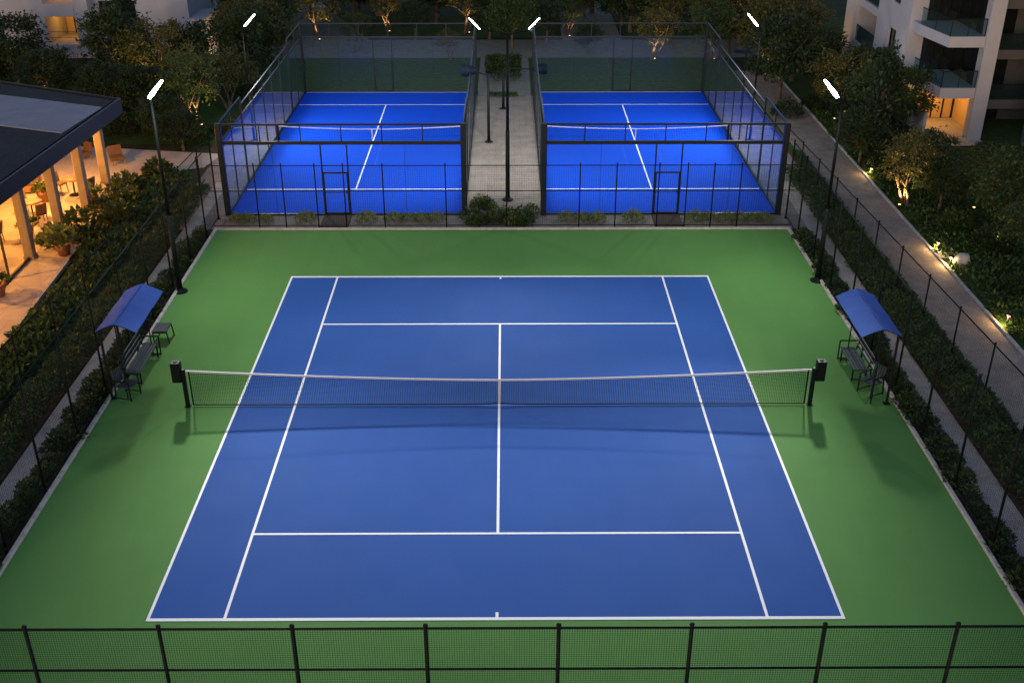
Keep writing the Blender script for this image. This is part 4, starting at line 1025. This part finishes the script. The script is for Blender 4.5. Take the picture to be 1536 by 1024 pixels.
# recess with three floors of glazing and balconies
MB().box(21.25, 55.9, 0, 22.75, 56.05, .10).build('threshold', M['kerb'], t)
for k, z0 in enumerate((0, 2.55, 4.98, 7.4)):
    z1 = (2.05, 4.47, 6.9, 9.3)[k]
    f = MB()
    for x in (21.3, 21.8, 22.3, 22.85, 23.36): f.bar((x, 55.82, z0), (x, 55.82, z1), .06)
    f.bar((21.28, 55.82, z1-.03), (23.38, 55.82, z1-.03), .06)
    f = f.build('window', M['black'], t)
    Tm(MB().box(21.3, 55.85, z0+.02, 23.38, 55.88, z1-.02).build('pane', M['glassd'] if k else M['warmroom'], f, world=False))
    Tm(MB().box(23.42, 52.5, z0+.02, 23.44, 55.8, z1-.02).build('pane', M['glassd'] if k else M['warmroom'], f, world=False))
    MB().box(21.25, 52.55 if not k else 55.2, z1+.001, 23.42, 55.8, z1+.05).build('ceiling', M['white'], t)
    if k:
        zz = z0-.5
        pts = [(20.62, 55.75), (20.62, 54.9), (21.07, 52.0), (22.745, 52.0), (22.745, 55.75)]
        b = MB().prism(pts, zz, z0).build('balcony', M['white'], t)
        g = MB()
        for (pa, pb) in zip(pts[1:3], pts[2:4]):
            pa, pb = Vector((*pa, 0)), Vector((*pb, 0)); c = Vector((21.9, 54.4, 0))
            pa = pa+(c-pa)*.03; pb = pb+(c-pb)*.03
            g.add([(pa.x, pa.y, z0+.02), (pb.x, pb.y, z0+.02), (pb.x, pb.y, z0+.78), (pa.x, pa.y, z0+.78)], [(0, 1, 2, 3)])
            u = MB().bar((pa.x, pa.y, z0+.80), (pb.x, pb.y, z0+.80), .035).bar((pb.x, pb.y, z0), (pb.x, pb.y, z0+.80), .03)
            mid = pa.lerp(pb, .5); u.bar((mid.x, mid.y, z0), (mid.x, mid.y, z0+.80), .02)
            Tm(u.build('rail', M['black'], b, world=False))
        Tm(g.build('balustrade', M['glassb'], b, world=False))
# flank wall of the ground floor room, lit warm
MB().box(20.76, 52.6, 0, 20.9, 55.78, 1.2).build('terrace_wall', M['white'], t)
MB().rect(20.9, 51.0, 23.44, 55.8, .02).build('terrace_floor', M['terrace'], t)
MB().prism([(20.45, 51.9), (30, 51.9), (30, 66.7), (20.45, 66.7)], BT+.01, BT+.3).build('roof', M['grey'], t)
point(t, (22.0, 54.6, 1.75), 90, (1, .52, .14), .08)
point(t, (21.8, 62.6, 1.5), 20, (1, .50, .2), .08)
# block to the right
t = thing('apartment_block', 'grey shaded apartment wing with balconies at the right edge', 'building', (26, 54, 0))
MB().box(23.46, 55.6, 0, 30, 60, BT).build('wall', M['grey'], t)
for k, z0 in enumerate((0, 1.55, 4.0, 6.4)):
    f = MB().box(23.7, 55.46, z0+.05, 25.6, 55.49, z0+1.9) if k else MB().box(24.4, 55.46, z0+.05, 25.6, 55.49, z0+1.2)
    f.build('window', M['glassd'], t)
    if k:
        b = MB().box(23.6, 53.6, z0-.45, 26.4, 55.18, z0).build('balcony', M['grey'], t)
        q = MB().box(23.62, 53.62, z0+.02, 26.38, 53.64, z0+.75).build('balustrade', M['glassb'], b, world=False); q.data.transform(Matrix.Translation((-26, -54, 0)))
        q = MB().bar((23.6, 53.63, z0+.77), (26.4, 53.63, z0+.77), .035).build('rail', M['black'], b, world=False); q.data.transform(Matrix.Translation((-26, -54, 0)))
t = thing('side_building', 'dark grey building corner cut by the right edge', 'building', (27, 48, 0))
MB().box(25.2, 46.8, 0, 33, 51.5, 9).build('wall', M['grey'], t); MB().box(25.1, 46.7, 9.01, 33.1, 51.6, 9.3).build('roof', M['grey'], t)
MB().box(24.2, 45.6, 0, 25.0, 45.9, 1.0).build('low_wall', M['white'], t)

# ------------------------------------------------------------------ building (upper left)
t = thing('apartment_block', 'white apartment building with orange lit balcony at the upper left', 'building', (-27, 71, 0))
Y0 = 70.0; BL = 9.0
def Tl(o): o.data.transform(Matrix.Translation((27, -71, 0))); return o
w_ = MB()
w_.box(-44, Y0-.2, 0, -29.15, Y0+.4, BL)
w_.box(-29.0, Y0-.6, 0, -28.35, Y0+3, BL)                      # loggia left cheek
w_.box(-26.45, Y0-.6, 0, -25.6, Y0+3, BL)                      # loggia right cheek
for za, zb2 in ((-.0, .85), (2.55, 3.3), (5.0, 5.75)): w_.box(-28.34, Y0-.62, za, -26.46, Y0+2.9, zb2)
w_.box(-25.59, Y0+.3, 0, -23.35, Y0+.6, 1.55).box(-25.59, Y0+.3, 1.56, -25.2, Y0+.6, BL).box(-24.45, Y0+.3, 1.56, -24.2, Y0+.6, BL).box(-22.95, Y0+.3, 1.56, -22.7, Y0+.6, BL)
w_.box(-22.7, Y0-.1, 0, -19.55, Y0+.5, BL)
w_.box(-19.54, Y0-.3, 0, -18.5, Y0+3, 2.35)
w_.box(-19.75, Y0+.51, 0, -19.55, Y0+8, BL)
w_.build('wall', M['white'], t)
MB().box(-29.14, Y0+.2, 0, -29.01, Y0+.4, BL).build('downpipe_recess', M['grey'], t)
MB().box(-28.3, Y0+2.6, .86, -26.5, Y0+2.8, 2.54).build('inner_wall', M['plaster'], t)
f = MB()
for x in (-27.75, -27.35, -26.95): f.bar((x, Y0+2.55, .9), (x, Y0+2.55, 2.5), .06)
f = f.build('window', M['black'], t)
Tl(MB().box(-27.33, Y0+2.52, .9, -26.97, Y0+2.58, 2.5).build('pane', M['glassd'], f, world=False))
MB().bar((-28.33, Y0-.5, 1.6), (-26.47, Y0-.5, 1.6), .03).bar((-28.33, Y0-.5, 1.25), (-26.47, Y0-.5, 1.25), .02).build('rail', M['black'], t)
for (x0, x1) in ((-25.18, -24.47), (-24.18, -22.97)):
    for z0 in (1.58, 4.2):
        fr = MB().bar((x0, Y0+.33, z0+.03), (x1, Y0+.33, z0+.03), .06).bar((x0, Y0+.33, z0+1.7), (x1, Y0+.33, z0+1.7), .06).bar(((x0+x1)/2, Y0+.33, z0), ((x0+x1)/2, Y0+.33, z0+1.7), .06).build('window', M['black'], t)
        Tl(MB().box(x0+.02, Y0+.36, z0+.06, x1-.02, Y0+.40, z0+1.68).build('pane', M['glassd'], fr, world=False))
        if z0 < 2: MB().box(x0, Y0+.3, z0+1.75, x1, Y0+.6, 4.18).build('wall_panel', M['white'], t)
MB().box(-21.6, Y0-.14, 1.75, -20.9, Y0-.11, 1.87).build('vent', M['black'], t)
MB().box(-44, Y0+.7, 0, -19.56, Y0+9, BL-.02).build('rear_block', M['white'], t) if False else None
MB().prism([(-44, Y0-.3), (-19.5, Y0-.3), (-19.5, Y0+8), (-44, Y0+8)], BL+.01, BL+.3).build('roof', M['grey'], t)
point(t, (-27.4, Y0+1.2, 2.3), 42, (1, .40, .05), .08); point(t, (-27.4, Y0+1.2, 4.7), 42, (1, .40, .05), .08)
